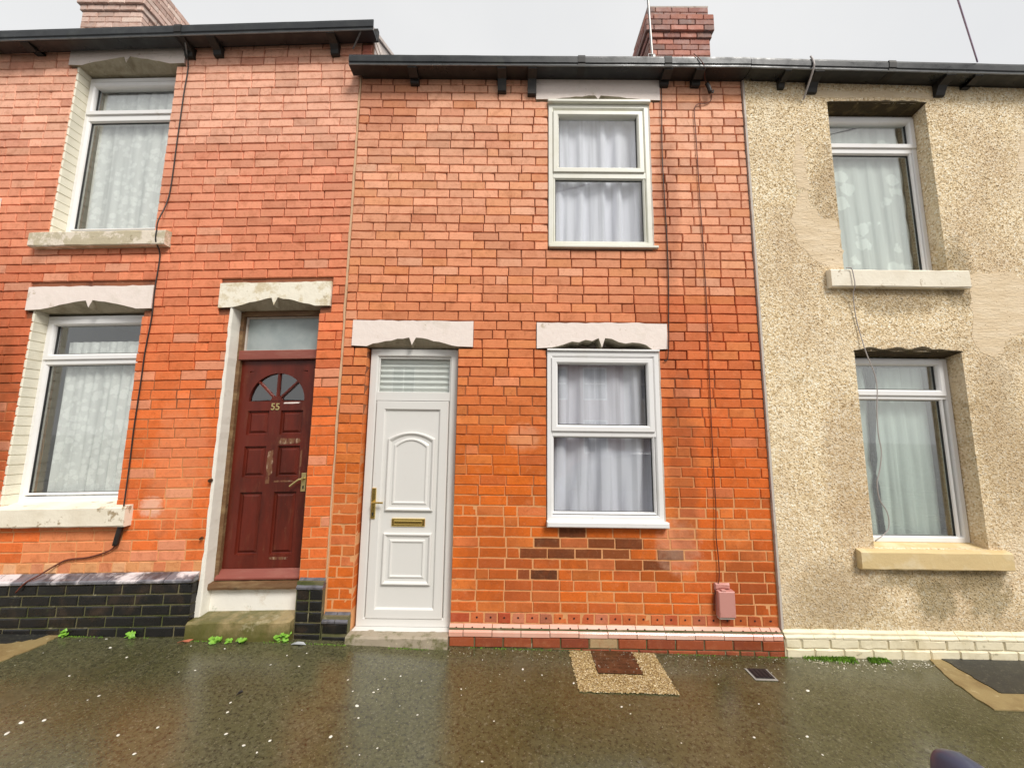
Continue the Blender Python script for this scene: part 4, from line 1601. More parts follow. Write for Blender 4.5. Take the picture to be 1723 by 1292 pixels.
# the thrown stones themselves
def inside(px, pz, poly):
    c = False
    for i in range(len(poly)):
        (xa, za), (xb, zb_) = poly[i], poly[i - 1]
        if (za > pz) != (zb_ > pz) and px < (xb - xa) * (pz - za) / (zb_ - za) + xa:
            c = not c
    return c


V, F = [], []
rnd = random.Random(4)
for _ in range(98000):
    x = rnd.uniform(2.268, 5.9); z = rnd.uniform(.175, 5.28)
    if any(h[0] - .004 < x < h[1] + .004 and h[2] - .004 < z < h[3] + .004 for h in (R_UR, R_LR)):
        continue
    if rnd.random() > .10 and any(x0 < x < x1 and z0 < z < z1 and inside(x + rnd.uniform(-.035, .035), z + rnd.uniform(-.035, .035), p_) for p_, x0, x1, z0, z1 in PLASTER_AREAS):
        continue
    r = rnd.uniform(.0035, .0080)
    a = rnd.uniform(0, 6.28)
    sx, sz = r * rnd.uniform(.9, 1.5), r * rnd.uniform(.6, 1)
    ca, sa = math.cos(a * .15), math.sin(a * .15)
    h_ = -.0135 - r * rnd.uniform(.35, .95)
    n = len(V)
    for k in range(5):
        t = a + 1.2566 * k
        dx, dz = sx * math.cos(t), sz * math.sin(t)
        V.append((x + dx * ca - dz * sa, -.0125, z + dx * sa + dz * ca))
    ox_, oz_ = rnd.uniform(-.3, .3) * sx, rnd.uniform(-.3, .3) * sz
    for k in range(3):
        t = a + 2.0944 * k
        V.append((x + ox_ + .5 * sx * math.cos(t), h_ + rnd.uniform(0, .0012), z + oz_ + .5 * sz * math.sin(t)))
    F.append((n + 5, n + 6, n + 7))
    F += [(n, n + 1, n + 5), (n + 1, n + 2, n + 6, n + 5), (n + 2, n + 3, n + 6), (n + 3, n + 4, n + 7, n + 6), (n + 4, n, n + 5, n + 7)]
me = bpy.data.meshes.new("dash_stones"); me.from_pydata(V, [], F); me.materials.append(DASH)
o = bpy.data.objects.new("dash_stones", me); o.parent = right_wall; o['kind'] = 'stuff'; COL.objects.link(o)

w = window(RIGHT_H, 3.02, 4.033, 3.300, 4.995, .110, UPVC, (3.14, 3.968, 4.702, 4.916), (3.12, 3.957, 3.362, 4.578), label="upper white window of the pebbledash house with a flowered net")
w = window(RIGHT_H, 3.03, 4.050, .840, 2.490, .110, UPVC, (3.15, 3.940, 2.200, 2.425), (3.13, 3.950, .890, 2.096), label="lower white window of the pebbledash house", glass=GLASS_R)
sill(RIGHT_H, 2.898, 4.165, 3.115, 3.282, -.07, SILL_CREAM, rise=.03, inner=(3.07, 4.035), yb=.12)
sill(RIGHT_H, 2.922, 4.188, .660, .806, -.07, SILL_YELLOW, rise=.035, inner=(3.085, 4.055), yb=.12)
# cream painted plinth
b = B()
b.box(2.247, 6.8, -.040, .004, -.3, .150)
plr = b.build("plinth", CREAM_PLINTH, RIGHT_H)
x = 2.249
i = 0
while x < 6.7:
    L = .236
    b = B()
    loops = []
    for k in range(5):
        xx = x + .002 + (L - .004) * k / 4
        j = random.uniform(-.004, .004)
        loops.append([(xx, -.044, .108), (xx, -.053, .110), (xx, -.054, .122 + j), (xx, -.046, .130 + j), (xx, -.012, .172 + j), (xx, .004, .172), (xx, .004, .108)])
    b.bridge(loops, True, True)
    b.build("brick", CREAM_PLINTH, plr)
    x += L; i += 1
for row, (z0, z1) in enumerate(((.038, .110), (-.05, .030), (-.135, -.056))):
    x = 2.249
    i = 0
    while x < 6.7:
        L = .236 * (1 if i or row else .55)
        b = B()
        b.bbox(x + .005, x + L - .005, -.050, .0, z0, z1, .008, 0, .0035, 4)
        b.build("brick", CREAM_PLINTH, plr)
        x += L; i += 1
gutter(RIGHT_H, 2.254, 6.8, 5.258, 5.366, shear(-.021, 2.25), 0.0, (3.6,))
for x, zb_, ww in ((2.615, 5.165, .06), (2.915, 5.118, .09), (4.17, 5.095, .09), (4.435, 5.18, .075)):
    bracket(RIGHT_H, x, 5.268 - .021 * (x - 2.25), zb_, None, ww)
roof(RIGHT_H, 2.256, 6.8, 5.36, shear(-.02, 2.25))


# ------------------------------------------------------------------ chimneys
def chimney(parent, x0, x1, y0, y1, z0, z1, oversail, tones, label=None):
    b = B()
    b.box(x0 + .012, x1 - .012, y0 + .012, y1 - .012, z0, z1 - .01)
    c = b.build("chimney", MORTAR, parent)
    if label:
        c['label'] = label
    k = 0
    z = z0
    while z < z1 - .02:
        out = 0
        for za, zb_, o_ in oversail:
            if za <= z + .02 < zb_:
                out = o_
        a, e, f, g = x0 - out, x1 + out, y0 - out, y1 + out
        for side in range(4):
            lo, hi = ((a, e), (f, g), (a, e), (f, g))[side]
            cuts = [lo]
            t = lo + (.11 if (k + side) % 2 else .225)
            while t < hi - .06:
                cuts.append(t); t += .2345
            cuts.append(hi)
            for p0, p1 in zip(cuts, cuts[1:]):
                w_ = p1 - p0 - .008
                if w_ < .03:
                    continue
                me = random.choice(RED['s' if w_ > .155 else 'h'])
                o = bpy.data.objects.new("brick", me)
                m = (p0 + p1) / 2
                if side == 0:
                    o.location = (m, f, z + CP / 2); r = 0
                elif side == 1:
                    o.location = (e, m, z + CP / 2); r = math.pi / 2
                elif side == 2:
                    o.location = (m, g, z + CP / 2); r = math.pi
                else:
                    o.location = (a, m, z + CP / 2); r = -math.pi / 2
                o.rotation_euler = (0, 0, r)
                o.scale = (w_ / me["nom"], 1 + out * 12, 1)
                col = random.choice(tones)
                g_ = random.uniform(.85, 1.15)
                o.color = (col[0] * g_, col[1] * g_, col[2] * g_, 1)
                o.parent = c
                COL.objects.link(o)
        z += CP; k += 1
    b = B()
    b.box(x0 - .0, x1 + .0, y0, y1, z1 - .01, z1 + .012, 0, .004)
    b.build("flaunching", SEALANT, c)
    return c


GREY_T = [(.36, .20, .17), (.30, .15, .13), (.42, .19, .15), (.25, .16, .14), (.46, .20, .15)]
chimney(MID, 1.860, 2.722, 1.35, 1.98, 6.10, 6.10 + CP * 20, [(7.14 + .19, 7.14 + .27, .020), (7.14 + .27, 7.14 + .53, .050)], GREY_T, "soot darkened brick chimney with oversailing courses")
PALE_T = [(.66, .49, .42), (.60, .43, .36), (.72, .57, .49), (.64, .46, .39)]
chimney(LEFT, -6.27, -5.40, 1.35, 2.02, 6.40, 6.40 + CP * 22, [(7.66, 7.76, .022), (7.76, 8.35, .05)], PALE_T, "pale weathered brick chimney of the left house")

# ------------------------------------------------------------------ aerial, wires and cables
ae = thing("tv_aerial", "grey television aerial pole strapped to the darker chimney's near corner", "aerial", (1.86, 1.30, 6.9))
def rel(pts, o=(1.86, 1.30, 6.9)):
    return [(x - o[0], y - o[1], z - o[2]) for x, y, z in pts]
b = B(); b.tube(rel([(1.885, 1.315, 6.95), (1.850, 1.300, 7.9), (1.845, 1.295, 8.6)]), .017, 8, smooth=0)
b.build("mast", METAL, ae)
b = B(); b.tube(rel([(1.845, 1.29, 8.42), (1.55, 1.1, 8.40)]), .010, 6, smooth=0)
for k in range(5):
    xx = 1.82 - .06 * k
    b.tube(rel([(xx, 1.27 - .13 * k * .25 - .16, 8.42), (xx, 1.27 - .13 * k * .25 + .16, 8.42)]), .005, 5, smooth=0)
b.build("antenna_boom", METAL, ae)
b = B(); b.tube(rel([(1.84, 1.295, 7.95), (1.79, 1.28, 7.98), (1.765, 1.27, 7.90), (1.80, 1.28, 7.86)]), .006, 6); b.build("loose_cable", LILAC, ae)
b = B()
b.bbox(.015, .055, -.03, .02, .02, .08, .005)
b.tube([(-.04, -.02, .0), (-.04, -.02, .09), (.05, -.02, .09)], .008, 6, smooth=0)
b.build("mast_clamp", METAL, ae)
b = B()
b.tube([(1.66, 1.9, 7.24), (1.745, 1.9, 7.36)], .006, 5, smooth=0); b.tube([(1.735, 1.9, 7.25), (1.68, 1.9, 7.40)], .006, 5, smooth=0); b.tube([(1.70, 1.9, 7.3), (1.87, 1.9, 7.33)], .006, 5, smooth=0)
tag(b.build("aerial_rod", LILAC), "small crossed aerial rods poking out behind the darker chimney", "aerial")


def cable(name, pts, r, mat, label, yoff=None, extra=None):
    b = B()
    b.tube(pts, r, 6, 0, 4)
    if extra:
        extra(b)
    return tag(b.build(name, mat if isinstance(mat, list) else [mat, GASKET, METAL], None, None, True), label, "cable")


YC = -.014
cable("wall_cable", [(-3.345, -.15, 5.56), (-3.322, YC - .01, 5.44), (-3.33, YC, 5.08), (-3.334, YC, 4.557), (-3.34, YC, 3.99), (-3.352, YC - .06, 3.70), (-3.352, YC - .065, 3.60), (-3.352, YC - .062, 3.50), (-3.356, YC, 3.40), (-3.352, YC, 3.249),
      (-3.355, YC - .004, 3.03), (-3.352, YC, 2.775), (-3.37, YC, 2.466), (-3.372, YC, 2.19), (-3.378, YC, 1.76), (-3.374, YC, 1.50), (-3.345, YC - .03, 1.14), (-3.340, YC - .04, .96), (-3.37, YC - .01, .90)], .0055, CABLE_BLACK,
      "black cable down the brickwork right of the lace curtained windows")
o = None
b = B()
b.tube([(-3.368, -.022, .925), (-3.378, -.026, .85), (-3.396, -.022, .765)], .021, 8)
tag(b.build("cable_connector", CABLE_BLACK, None, None, True), "black plastic cable joint hanging at the corner of the lowest cream sill", "connector")
cable("wall_cable", [(-3.394, -.018, .772), (-3.446, -.014, .718), (-3.617, -.012, .662), (-3.79, -.012, .641), (-3.887, -.012, .596), (-3.977, -.05, .523), (-4.04, -.085, .475), (-4.10, -.09, .40)], .0065, CABLE_BROWN,
      "thin brown cable curving across the brick above the black plinth")
cable("wall_cable", [(1.455, -.16, 5.30), (1.443, -.02, 5.25), (1.434, YC - .006, 5.04), (1.421, YC, 4.535), (1.421, YC, 4.22), (1.43, YC, 3.73), (1.432, YC, 3.49), (1.429, YC, 3.139), (1.414, YC, 2.768), (1.404, YC - .012, 2.60), (1.396, YC - .01, 2.50), (1.390, YC, 2.43), (1.36, YC, 2.42)], .0048, CABLE_BLACK,
      "dark cable close beside the white windows of the middle house, ending at the lower lintel")
cable("wall_cable", [(1.70, -.17, 5.40), (1.79, -.17, 5.28), (1.86, -.05, 5.22), (1.93, YC, 5.13), (1.925, YC, 5.05), (1.86, YC, 5.01), (1.79, YC, 5.005), (1.755, YC, 4.93), (1.758, YC, 4.666), (1.762, YC, 4.037), (1.769, YC, 3.613), (1.772, YC, 3.028), (1.764, YC, 2.465), (1.757, YC, 1.925), (1.755, YC, 1.508), (1.757, YC, 1.154), (1.745, YC, .90), (1.755, YC, .72), (1.75, YC, .55), (1.705, YC, .42), (1.695, YC, .30)], .0042, CABLE_BROWN,
      "thin brown cable looping down to the small pink wall box")
b = B()
b.tube([(1.875, -.05, 5.20), (1.89, -.055, 5.15), (1.905, -.05, 5.10)], .020, 8)
b.tube([(1.90, -.06, 5.11), (1.925, -.06, 5.085), (1.93, -.06, 5.12)], .006, 5)
tag(b.build("cable_clamp", [CABLE_BLACK], None, None, True), "black drop wire clamp hanging under the gutter near the pebbledash edge", "clamp")
cable("wall_cable", [(2.825, -.165, 5.385), (2.838, -.175, 5.32), (2.838, -.17, 5.25), (2.83, -.06, 5.09), (2.828, -.03, 5.05)], .009, CABLE_GREY,
      "short pale cable hanging over the gutter of the pebbledash house")
cable("wall_cable", [(3.03, -.082, 3.288), (3.075, -.085, 3.285), (3.088, -.086, 3.20), (3.09, -.086, 3.12), (3.098, -.05, 3.04), (3.118, -.03, 2.85), (3.142, -.03, 2.686), (3.162, -.05, 2.496), (3.20, -.06, 2.335), (3.215, -.06, 2.2), (3.20, -.05, 1.99), (3.19, -.05, 1.784), (3.20, -.05, 1.631), (3.17, -.05, 1.479), (3.135, -.05, 1.369), (3.14, -.05, 1.23), (3.19, -.05, 1.133), (3.20, -.05, 1.035), (3.17, -.05, .962), (3.07, -.045, .885)], .0045, CABLE_GREY,
      "slack grey cable trailing from the upper sill across the lower window on pebbledash")
b = B(); b.tube([(4.41, -.17, 5.33), (-4.0, -5.72, 6.55), (-12, -11, 8.1)], .006, 6)
tag(b.build("drop_wire", LILAC), "thin lilac wire rising into the sky from the pebbledash house gutter", "wire")
b = B()
for k, (za, zb_) in enumerate(((7.3, 8.6), (6.9, 7.9), (6.6, 6.9))):
    b.tube([(-6, -9.0, za), (0, -9.0, (za + zb_) / 2 - .15), (9, -9.0, zb_)], .016, 6)
tag(b.build("overhead_wires", CABLE_BLACK), "dark overhead wires across the street behind the camera", "wire")

# ------------------------------------------------------------------ small wall box and left sliver box
mb = thing("meter_box", "small pink painted metal box low on the red brick by the pebbledash", "box", (1.785, 0, .37))
b = B()
b.bbox(-.068, .068, -.062, .0, -.105, .100, .006)
b.build("lid", METERBOX, mb)
b = B()
b.bbox(-.062, .062, -.050, .0, -.122, -.104, .004)
b.build("base", SEALANT, mb)
b = B()
b.bbox(-.075, .055, -.022, .0, .102, .150, .012, 0, .004, 3)
b.bbox(-.04, -.005, -.06, -.03, .099, .112, .003)
b.build("mortar_dab", METERBOX, mb)
b = B()
b.bbox(-5.16, -4.968, -.06, -.004, 3.79, 3.945, .01)
tag(b.build("alarm_box", UPVC), "white box on the brick at the far left edge", "box")

# ------------------------------------------------------------------ curtains
curtain("net_curtain", .34, 1.27, 3.53, 4.93, .100, NET_WHITE, "white voile curtain in the upper window of the middle house", 6.5, .034, seed=3)
curtain("net_curtain", .33, 1.27, 1.03, 2.42, .105, NET_WHITE, "white voile curtain in the lower window beside the white door", 5.0, .038, seed=11, gather=.05)
curtain("net_curtain", -4.37, -3.42, 3.72, 5.36, .208, NET_LACE, "lace curtain in the upper window of the left house", 7, .013, tfL, seed=5)
curtain("net_curtain", -4.345, -3.42, 1.17, 2.66, .212, NET_LACE, "pleated lace curtain in the lower window beside the maroon door", 8, .017, tfL, seed=8)
curtain("net_curtain", 2.98, 3.93, 3.33, 4.95, .200, NET_FLOWER, "flower patterned net curtain in the upper pebbledash window", 6, .010, seed=2, scallop=.02)
curtain("net_curtain", 2.98, 3.93, .86, 2.42, .235, NET_SHEER, "greenish sheer curtain in the lower pebbledash window", 7, .016, seed=9)
b = B()
loops = []
prof = [(2.46, .075), (2.30, .05), (2.15, .03), (1.95, .042), (1.72, .028), (1.55, .036), (1.42, .012), (1.30, .034), (1.1, .028), (.88, .03)]
for z, hw in prof:
    cx = 3.405 + .02 * math.sin(z * 3.2) - (2.4 - z) * .02
    loops.append([(cx - hw, .215, z), (cx, .20, z), (cx + hw, .215, z), (cx, .23, z)])
b.bridge(loops, True, True)
tag(b.build("tied_cloth", DARK_CLOTH, None, None, True), "dark twisted cloth hanging behind the lower pebbledash window", "cloth")

# ------------------------------------------------------------------ covers in the pavement
cv = thing("stopcock_cover", "rust brown cover set in a pebbly concrete surround by the wall", "cover", (.81, -.3, gz(.81, -.3)))
ox, oy, oz = cv.location
def slabxy(b, x0, x1, y0, y1, up, nx=6):
    for i in range(nx):
        a, c = x0 + (x1 - x0) * i / nx, x0 + (x1 - x0) * (i + 1) / nx
        q = [(a, y0), (c, y0), (c, y1), (a, y1)]
        b.poly([(x - ox, y - oy, gz(x, y) + up - oz) for x, y in q])
b = B()
slabxy(b, .475, .645, -.548, -.062, .006)
slabxy(b, .985, 1.160, -.548, -.062, .006)
slabxy(b, .645, .985, -.548, -.352, .006)
b.build("surround", CONC, cv)
b = B()
slabxy(b, .650, .980, -.347, -.058, .009)
for i in range(7):
    for j in range(6):
        x = .675 + .0475 * i; y = -.325 + .045 * j
        z = gz(x, y) + .009
        b.box(x - ox, x + .03 - ox, y - oy, y + .012 - oy, z - oz, z + .003 - oz)
b.build("cover_plate", RUST, cv)
PB = bpy.data.meshes.new("pebble_shape")
V, F = [], []
def pebble(V, F, x, y, z, r, fl=.6):
    n = len(V)
    a = random.uniform(0, 6.28); e = random.uniform(.6, 1)
    for k in range(5):
        t = a + 6.2832 * k / 5
        V.append((x + r * math.cos(t), y + r * e * math.sin(t), z))
    V.append((x + r * random.uniform(-.2, .2), y, z + r * fl))
    for k in range(5):
        F.append((n + k, n + (k + 1) % 5, n + 5))
for _ in range(5200):
    x = random.uniform(.47, 1.165); y = random.uniform(-.553, -.065)
    if .648 < x < .982 and y > -.352:
        continue
    pebble(V, F, x - ox, y - oy, gz(x, y) + .005 - oz, random.uniform(.003, .008))
me = bpy.data.meshes.new("pebbles"); me.from_pydata(V, [], F); me.materials.append(PEBBLE)
o = bpy.data.objects.new("pebbles", me); o.parent = cv; o['kind'] = 'stuff'; COL.objects.link(o)

cv2 = thing("drain_cover", "small dark iron cover in the pavement below the pink wall box", "cover", (1.885, -.29, gz(1.885, -.29)))
ox, oy, oz = cv2.location
b = B(); slabxy(b, 1.818, 1.958, -.345, -.230, .008, 3)
for i in range(4):
    x = 1.832 + .032 * i
    b.box(x - ox, x + .014 - ox, -.335 - oy, -.24 - oy, gz(x, -.29) + .008 - oz, gz(x, -.29) + .0115 - oz)
b.build("cover_plate", DARK_IRON, cv2)
b = B()
slabxy(b, 1.800, 1.970, -.368, -.346, .005, 3); slabxy(b, 1.800, 1.817, -.346, -.228, .005, 2); slabxy(b, 1.959, 1.970, -.346, -.228, .005, 2)
b.build("surround", KERB, cv2)

# ------------------------------------------------------------------ white stones and grit on the pavement
SP = [(-3.13,-.22,.026),(-3.06,-.56,.019),(-2.65,-.75,.020),(-2.86,-.98,.035),(-2.75,-.96,.027),(-2.84,-1.06,.030),(-2.21,-1.06,.024),(-2.04,-1.00,.020),(-1.77,-.79,.018),(-1.73,-.87,.021),(-1.62,-1.03,.022),(-1.47,-1.10,.022),(-2.00,-1.18,.021),(-2.88,-.34,.020),(-2.35,-.50,.010),(-2.25,-.48,.017),(-3.29,-.10,.014),(-3.28,-.10,.011),(-2.53,-.18,.013),(-2.24,-.21,.019),(-2.68,-.79,.011),(-3.47,-.13,.009),(-3.56,-.30,.010),(-1.58,-.24,.016),(-1.55,-.40,.018),(-1.76,-.40,.015),(-1.14,-.52,.017),(-1.06,-.63,.014),(-.79,-.45,.017),(-.89,-.49,.015),(-.63,-.49,.012),(-.92,-.63,.019),(-.90,-.60,.014),(-.98,-.76,.031),(-.93,-.86,.017),(-.58,-.81,.015),(-.34,-.56,.017),(-.31,-.55,.007),(-.33,-.62,.009),(-1.03,-1.01,.027),(-1.35,-1.06,.020),(-.82,-1.12,.010),(-.74,-1.07,.014),(-.91,-1.07,.010),(-.15,-1.13,.016),(-.10,-.84,.013),(-.08,-.39,.010),(-.22,-.22,.013),(-.65,-.16,.009),(-.71,-.74,.008),(-1.30,-.82,.007),(-1.71,-.28,.018),(-1.37,-1.14,.016),(.09,-.32,.026),(.45,-.46,.022),(.23,-.38,.016),(.10,-.45,.011),(.73,-.68,.020),(2.11,-.46,.034),(1.79,-.88,.024),(1.46,-.90,.019),(.79,-.66,.009),(.77,-.74,.014),(1.00,-.96,.010),(1.67,-.61,.015),(1.94,-.55,.011),(2.00,-.38,.011),(1.50,-.42,.011),(1.78,-1.01,.015)]
dome = []
for k in range(4):
    b = B()
    n = 9
    l0 = [(math.cos(6.2832 * i / n) * random.uniform(.4, .52), math.sin(6.2832 * i / n) * random.uniform(.26, .40), 0) for i in range(n)]
    l1 = [(x * .72, y * .72, .11) for x, y, z in l0]
    b.bridge([l0, l1], False, True)
    o = b.build("white_stone", WHITE_STONE, None, None, True)
    dome.append(o.data)
    bpy.data.objects.remove(o)
zones = [(-9, -2.66, "before the black plinth"), (-2.66, -1.62, "before the maroon door"), (-1.62, -1.33, "before the black piers"), (-1.33, -.52, "before the white door"),
         (-.52, .28, "between white door and gravel surround"), (.28, 1.3, "beyond the gravel surround"), (1.3, 9, "near the dark drain cover")]
bands = [(-.34, "close to the wall"), (-.70, "halfway out"), (-9, "far from the wall")]
sized = {}
for x, y, s in SP:
    zn = next(t for a, c, t in zones if a <= x < c)
    bd = next(t for a, t in bands if y >= a)
    sz = "larger" if s > .0185 else "tiny" if s < .0125 else "small"
    sized.setdefault((sz, zn, bd), []).append((x, y, s))
ORD = ["first", "second", "third", "fourth", "fifth", "sixth", "seventh"]
for (sz, zn, bd), lst in sized.items():
    lst.sort()
    for i, (x, y, s) in enumerate(lst):
        o = bpy.data.objects.new("white_stone", random.choice(dome))
        s *= .95
        o.location = (x, y, gz(x, y) + .001)
        o.scale = (s, s, s)
        o.rotation_euler = (0, 0, random.uniform(0, 6.28))
        COL.objects.link(o)
        lab = sz + " white stone " + bd + ", " + zn
        if len(lst) > 1:
            lab += ", " + ORD[i] + " from left"
        tag(o, lab, "stone", "white stones scattered over the pavement")
V, F = [], []
for _ in range(620):
    u = random.random()
    if u < .55:
        x = random.uniform(-.5, 3.4); y = -.055 - abs(random.gauss(0, .13))
    elif u < .72:
        x = random.uniform(.65, 1.6); y = random.uniform(-.33, -.06)
    else:
        x = random.uniform(-4.2, 4.2); y = random.uniform(-1.4, -.08)
    pebble(V, F, x, y, gz(x, y) + (.010 if .65 < x < .98 and y > -.35 else .001), random.choice((.0018, .0025, .003, .0035, .005) if u < .72 else (.0015, .002, .002, .003)), .7)
for _ in range(190):
    x = random.uniform(2.35, 3.35); y = -.06 - abs(random.gauss(.06, .05))
    pebble(V, F, x, y, gz(x, y) + .002, random.uniform(.003, .009), .6)
me = bpy.data.meshes.new("grit"); me.from_pydata(V, [], F); me.materials.append(GRIT)
o = bpy.data.objects.new("grit", me); o['kind'] = 'stuff'; COL.objects.link(o)
tag(o, "pale grit and tiny stones strewn over the pavement", "grit")

# ------------------------------------------------------------------ weeds, moss, litter
def weed(x, y, r, n, label, h=.7):
    b = B()
    for k in range(n):
        a = random.uniform(0, 6.28); d = r * random.uniform(.1, .9)
        cx, cy, cz = d * math.cos(a), d * math.sin(a) * .6, r * random.uniform(.15, h * 1.3)
        lr = r * random.uniform(.28, .42)
        t = Vector((random.uniform(-.5, .5), random.uniform(-1, -.2), random.uniform(.5, 1.2))).normalized()
        u = t.cross(Vector((1, .2, 0))).normalized(); w_ = t.cross(u)
        pts = []
        for i in range(7):
            q = 6.2832 * i / 7
            rr = lr * (1 + .25 * math.cos(3 * q)) * random.uniform(.85, 1.1)
            pts.append(Vector((cx, cy, cz)) + u * rr * math.cos(q) + w_ * rr * math.sin(q) + t * random.uniform(-.1, .1) * lr)
        b.poly(pts)
        b.tube([(0, 0, 0), (cx * .6, cy * .6, cz * .6), (cx, cy, cz)], r * .03, 4, smooth=0)
    o = b.build("weed", LEAF)
    o.location = (x, y, gz(x, y))
    return tag(o, label, "weed")


weed(-3.66, -.09, .045, 9, "small weed at the foot of the black plinth nearest the tarmac patch", 1)
weed(-3.10, -.09, .045, 10, "small weed midway along the foot of the black plinth")
weed(-2.385, -.125, .050, 16, "flat leafy weed under the left half of the mossy step", .5)
weed(-2.274, -.125, .035, 8, "smallest weed at the foot of the mossy step", .5)
weed(-2.167, -.125, .048, 16, "leafy weed under the middle of the mossy step", .5)
weed(-1.85, -.10, .058, 24, "largest bright green weed between the mossy step and the black pier", .9)
V, F = [], []
for _ in range(2600):
    x = random.triangular(2.36, 3.36, 2.75); y = -.052 - abs(random.gauss(0, .028)) * (1 - abs(x - 2.8) * .8)
    if noise.noise((x * 6, y * 6, 0)) < -.12:
        continue
    n = len(V); r = random.uniform(.004, .010); a = random.uniform(0, 6.28)
    z = gz(x, y)
    V += [(x + r * math.cos(a), y + r * math.sin(a), z), (x - r * math.cos(a), y - r * math.sin(a), z), (x + random.uniform(-.006, .006), y + random.uniform(-.006, .004), z + random.uniform(.006, .024))]
    F.append((n, n + 1, n + 2))
me = bpy.data.meshes.new("moss"); me.from_pydata(V, [], F); me.materials.append(MOSSG)
o = bpy.data.objects.new("moss", me); o['kind'] = 'stuff'; COL.objects.link(o)
tag(o, "bright green moss along the foot of the cream painted plinth", "moss")
V, F = [], []
for _ in range(1500):        # thin moss line along the foot of the other walls
    x = random.uniform(-4.6, 2.3); y = (-.072 if x < -2.66 else -.108 if x < -.5 else -.056) - abs(random.gauss(0, .008))
    if noise.noise((x * 3, 0, 5)) < 0:
        continue
    n = len(V); r = random.uniform(.002, .006); a = random.uniform(0, 6.28); z = gz(x, y)
    V += [(x + r * math.cos(a), y + r * math.sin(a), z), (x - r * math.cos(a), y - r * math.sin(a), z), (x, y, z + random.uniform(.003, .012))]
    F.append((n, n + 1, n + 2))
me = bpy.data.meshes.new("moss_line"); me.from_pydata(V, [], F); me.materials.append(MOSSG)
o = bpy.data.objects.new("moss_line", me); o['kind'] = 'stuff'; COL.objects.link(o)
tag(o, "thin line of moss where the brick houses meet the pavement", "moss")


def scrap(name, x, y, pts, mat, label):
    b = B()
    b.poly([(px, py, .006 + .012 * math.sin(i * 2.1) ** 2) for i, (px, py) in enumerate(pts)])
    b.bridge([[(px, py, .006 + .012 * math.sin(i * 2.1) ** 2) for i, (px, py) in enumerate(pts)], [(px, py, .003 + .012 * math.sin(i * 2.1) ** 2) for i, (px, py) in enumerate(pts)]], False, True)
    o = b.build(name, mat)
    o.location = (x, y, gz(x, y))
    tag(o, label, "litter")


scrap("dead_leaf", -2.62, -.13, [(-.05, -.015), (-.02, -.005), (.01, -.02), (.03, 0), (.05, .02), (.02, .02), (-.01, .015)], LITTER_RED, "reddish dead leaf by the left end of the mossy step")
scrap("plastic_scrap", -1.70, -.13, [(-.06, -.01), (-.03, -.02), (.02, -.015), (.06, -.01), (.03, .01), (-.02, .015), (-.05, .02)], LITTER_GREY, "grey plastic scrap on the pavement in front of the black pier")
scrap("twig", -1.772, -.714, [(-.006, -.02), (.004, -.02), (.01, .0), (.014, .02), (.004, .022), (-.004, .0)], GASKET, "tiny black twig on the pavement before the maroon door")

# ------------------------------------------------------------------ parked car: only its door mirror reaches into view
CX0 = -.25
car = thing("parked_car", "dark blue parked car of which only the rounded door mirror shows at lower right", "car", (1.6, -3.3, gz(1.6, -2.2) - .12))
cz0 = car.location.z
def cp(x, y, z):
    return (x - 1.6, y + 3.3, z - cz0)
YN, YF = -2.52, -4.18       # near and far sides
b = B()
st = [(CX0, .62, .05), (CX0 + .08, .70, .0), (CX0 + .35, .82, 0), (CX0 + 1.15, .94, 0), (CX0 + 3.3, .98, 0), (CX0 + 3.75, .96, 0), (CX0 + 3.86, .80, .06)]
loops = []
for x, zt, ins in st:
    loops.append([cp(x, YN - .04 - ins, .10), cp(x, YN - ins, .30), cp(x, YN - ins - .01, zt - .12), cp(x, YN - .10 - ins, zt - .01), cp(x, YF + .10 + ins, zt - .01), cp(x, YF + ins + .01, zt - .12), cp(x, YF + ins, .30), cp(x, YF + .04 + ins, .10)])
b.bridge(loops, True, True)
body = b.build("body", CARPAINT, car, None, True)
b = B()
loops = []
for x, z, ins in ((CX0 + 1.05, .93, .10), (CX0 + 1.70, 1.38, .22), (CX0 + 2.2, 1.44, .24), (CX0 + 3.1, 1.42, .24), (CX0 + 3.75, .95, .14)):
    loops.append([cp(x, YN - .06, .90), cp(x, YN - ins, max(z - .05, .90)), cp(x, YN - ins - .10, z), cp(x, YF + ins + .10, z), cp(x, YF + ins, max(z - .05, .90)), cp(x, YF + .06, .90)])
b.bridge(loops, True, True)
b.build("cabin_glass", CAR_GLASS, car, None, True)
b = B()
loops = []
for x, z, ins in ((CX0 + 1.62, 1.385, .24), (CX0 + 2.2, 1.452, .25), (CX0 + 3.15, 1.432, .25)):
    loops.append([cp(x, YN - ins, z - .03), cp(x, YN - ins - .10, z + .012), cp(x, YF + ins + .10, z + .012), cp(x, YF + ins, z - .03)])
b.bridge(loops, True, True)
b.build("roof_panel", CARPAINT, car, None, True)
for x in (CX0 + .72, CX0 + 3.12):
    for y, s in ((YN, -1), (YF, 1)):
        b = B()
        loops = []
        for yy, r in ((.01, .20), (.0, .285), (-.02, .30), (-.16, .30), (-.18, .285)):
            loops.append([cp(x + r * math.cos(6.2832 * k / 24), y + s * (.005 - yy) , cz0 + .30 + r * math.sin(6.2832 * k / 24)) for k in range(24)])
        b.bridge(loops, False, False)
        wh = b.build("wheel", RUBBER, car)
        b = B()
        b.poly([cp(x + .205 * math.cos(6.2832 * k / 20), y + s * .0, cz0 + .30 + .205 * math.sin(6.2832 * k / 20)) for k in range(20)])
        b.build("rim", ALLOY, wh)
for y in (YN - .25, YF + .25):
    b = B(); x = CX0 - .012
    b.bbox(-.10, .10, 0, .03, -.05, .05, .01)
    o = b.build("headlight", LAMP, car)
    o.rotation_euler = (0, 0, -math.pi / 2); o.location = cp(x, y, .60)


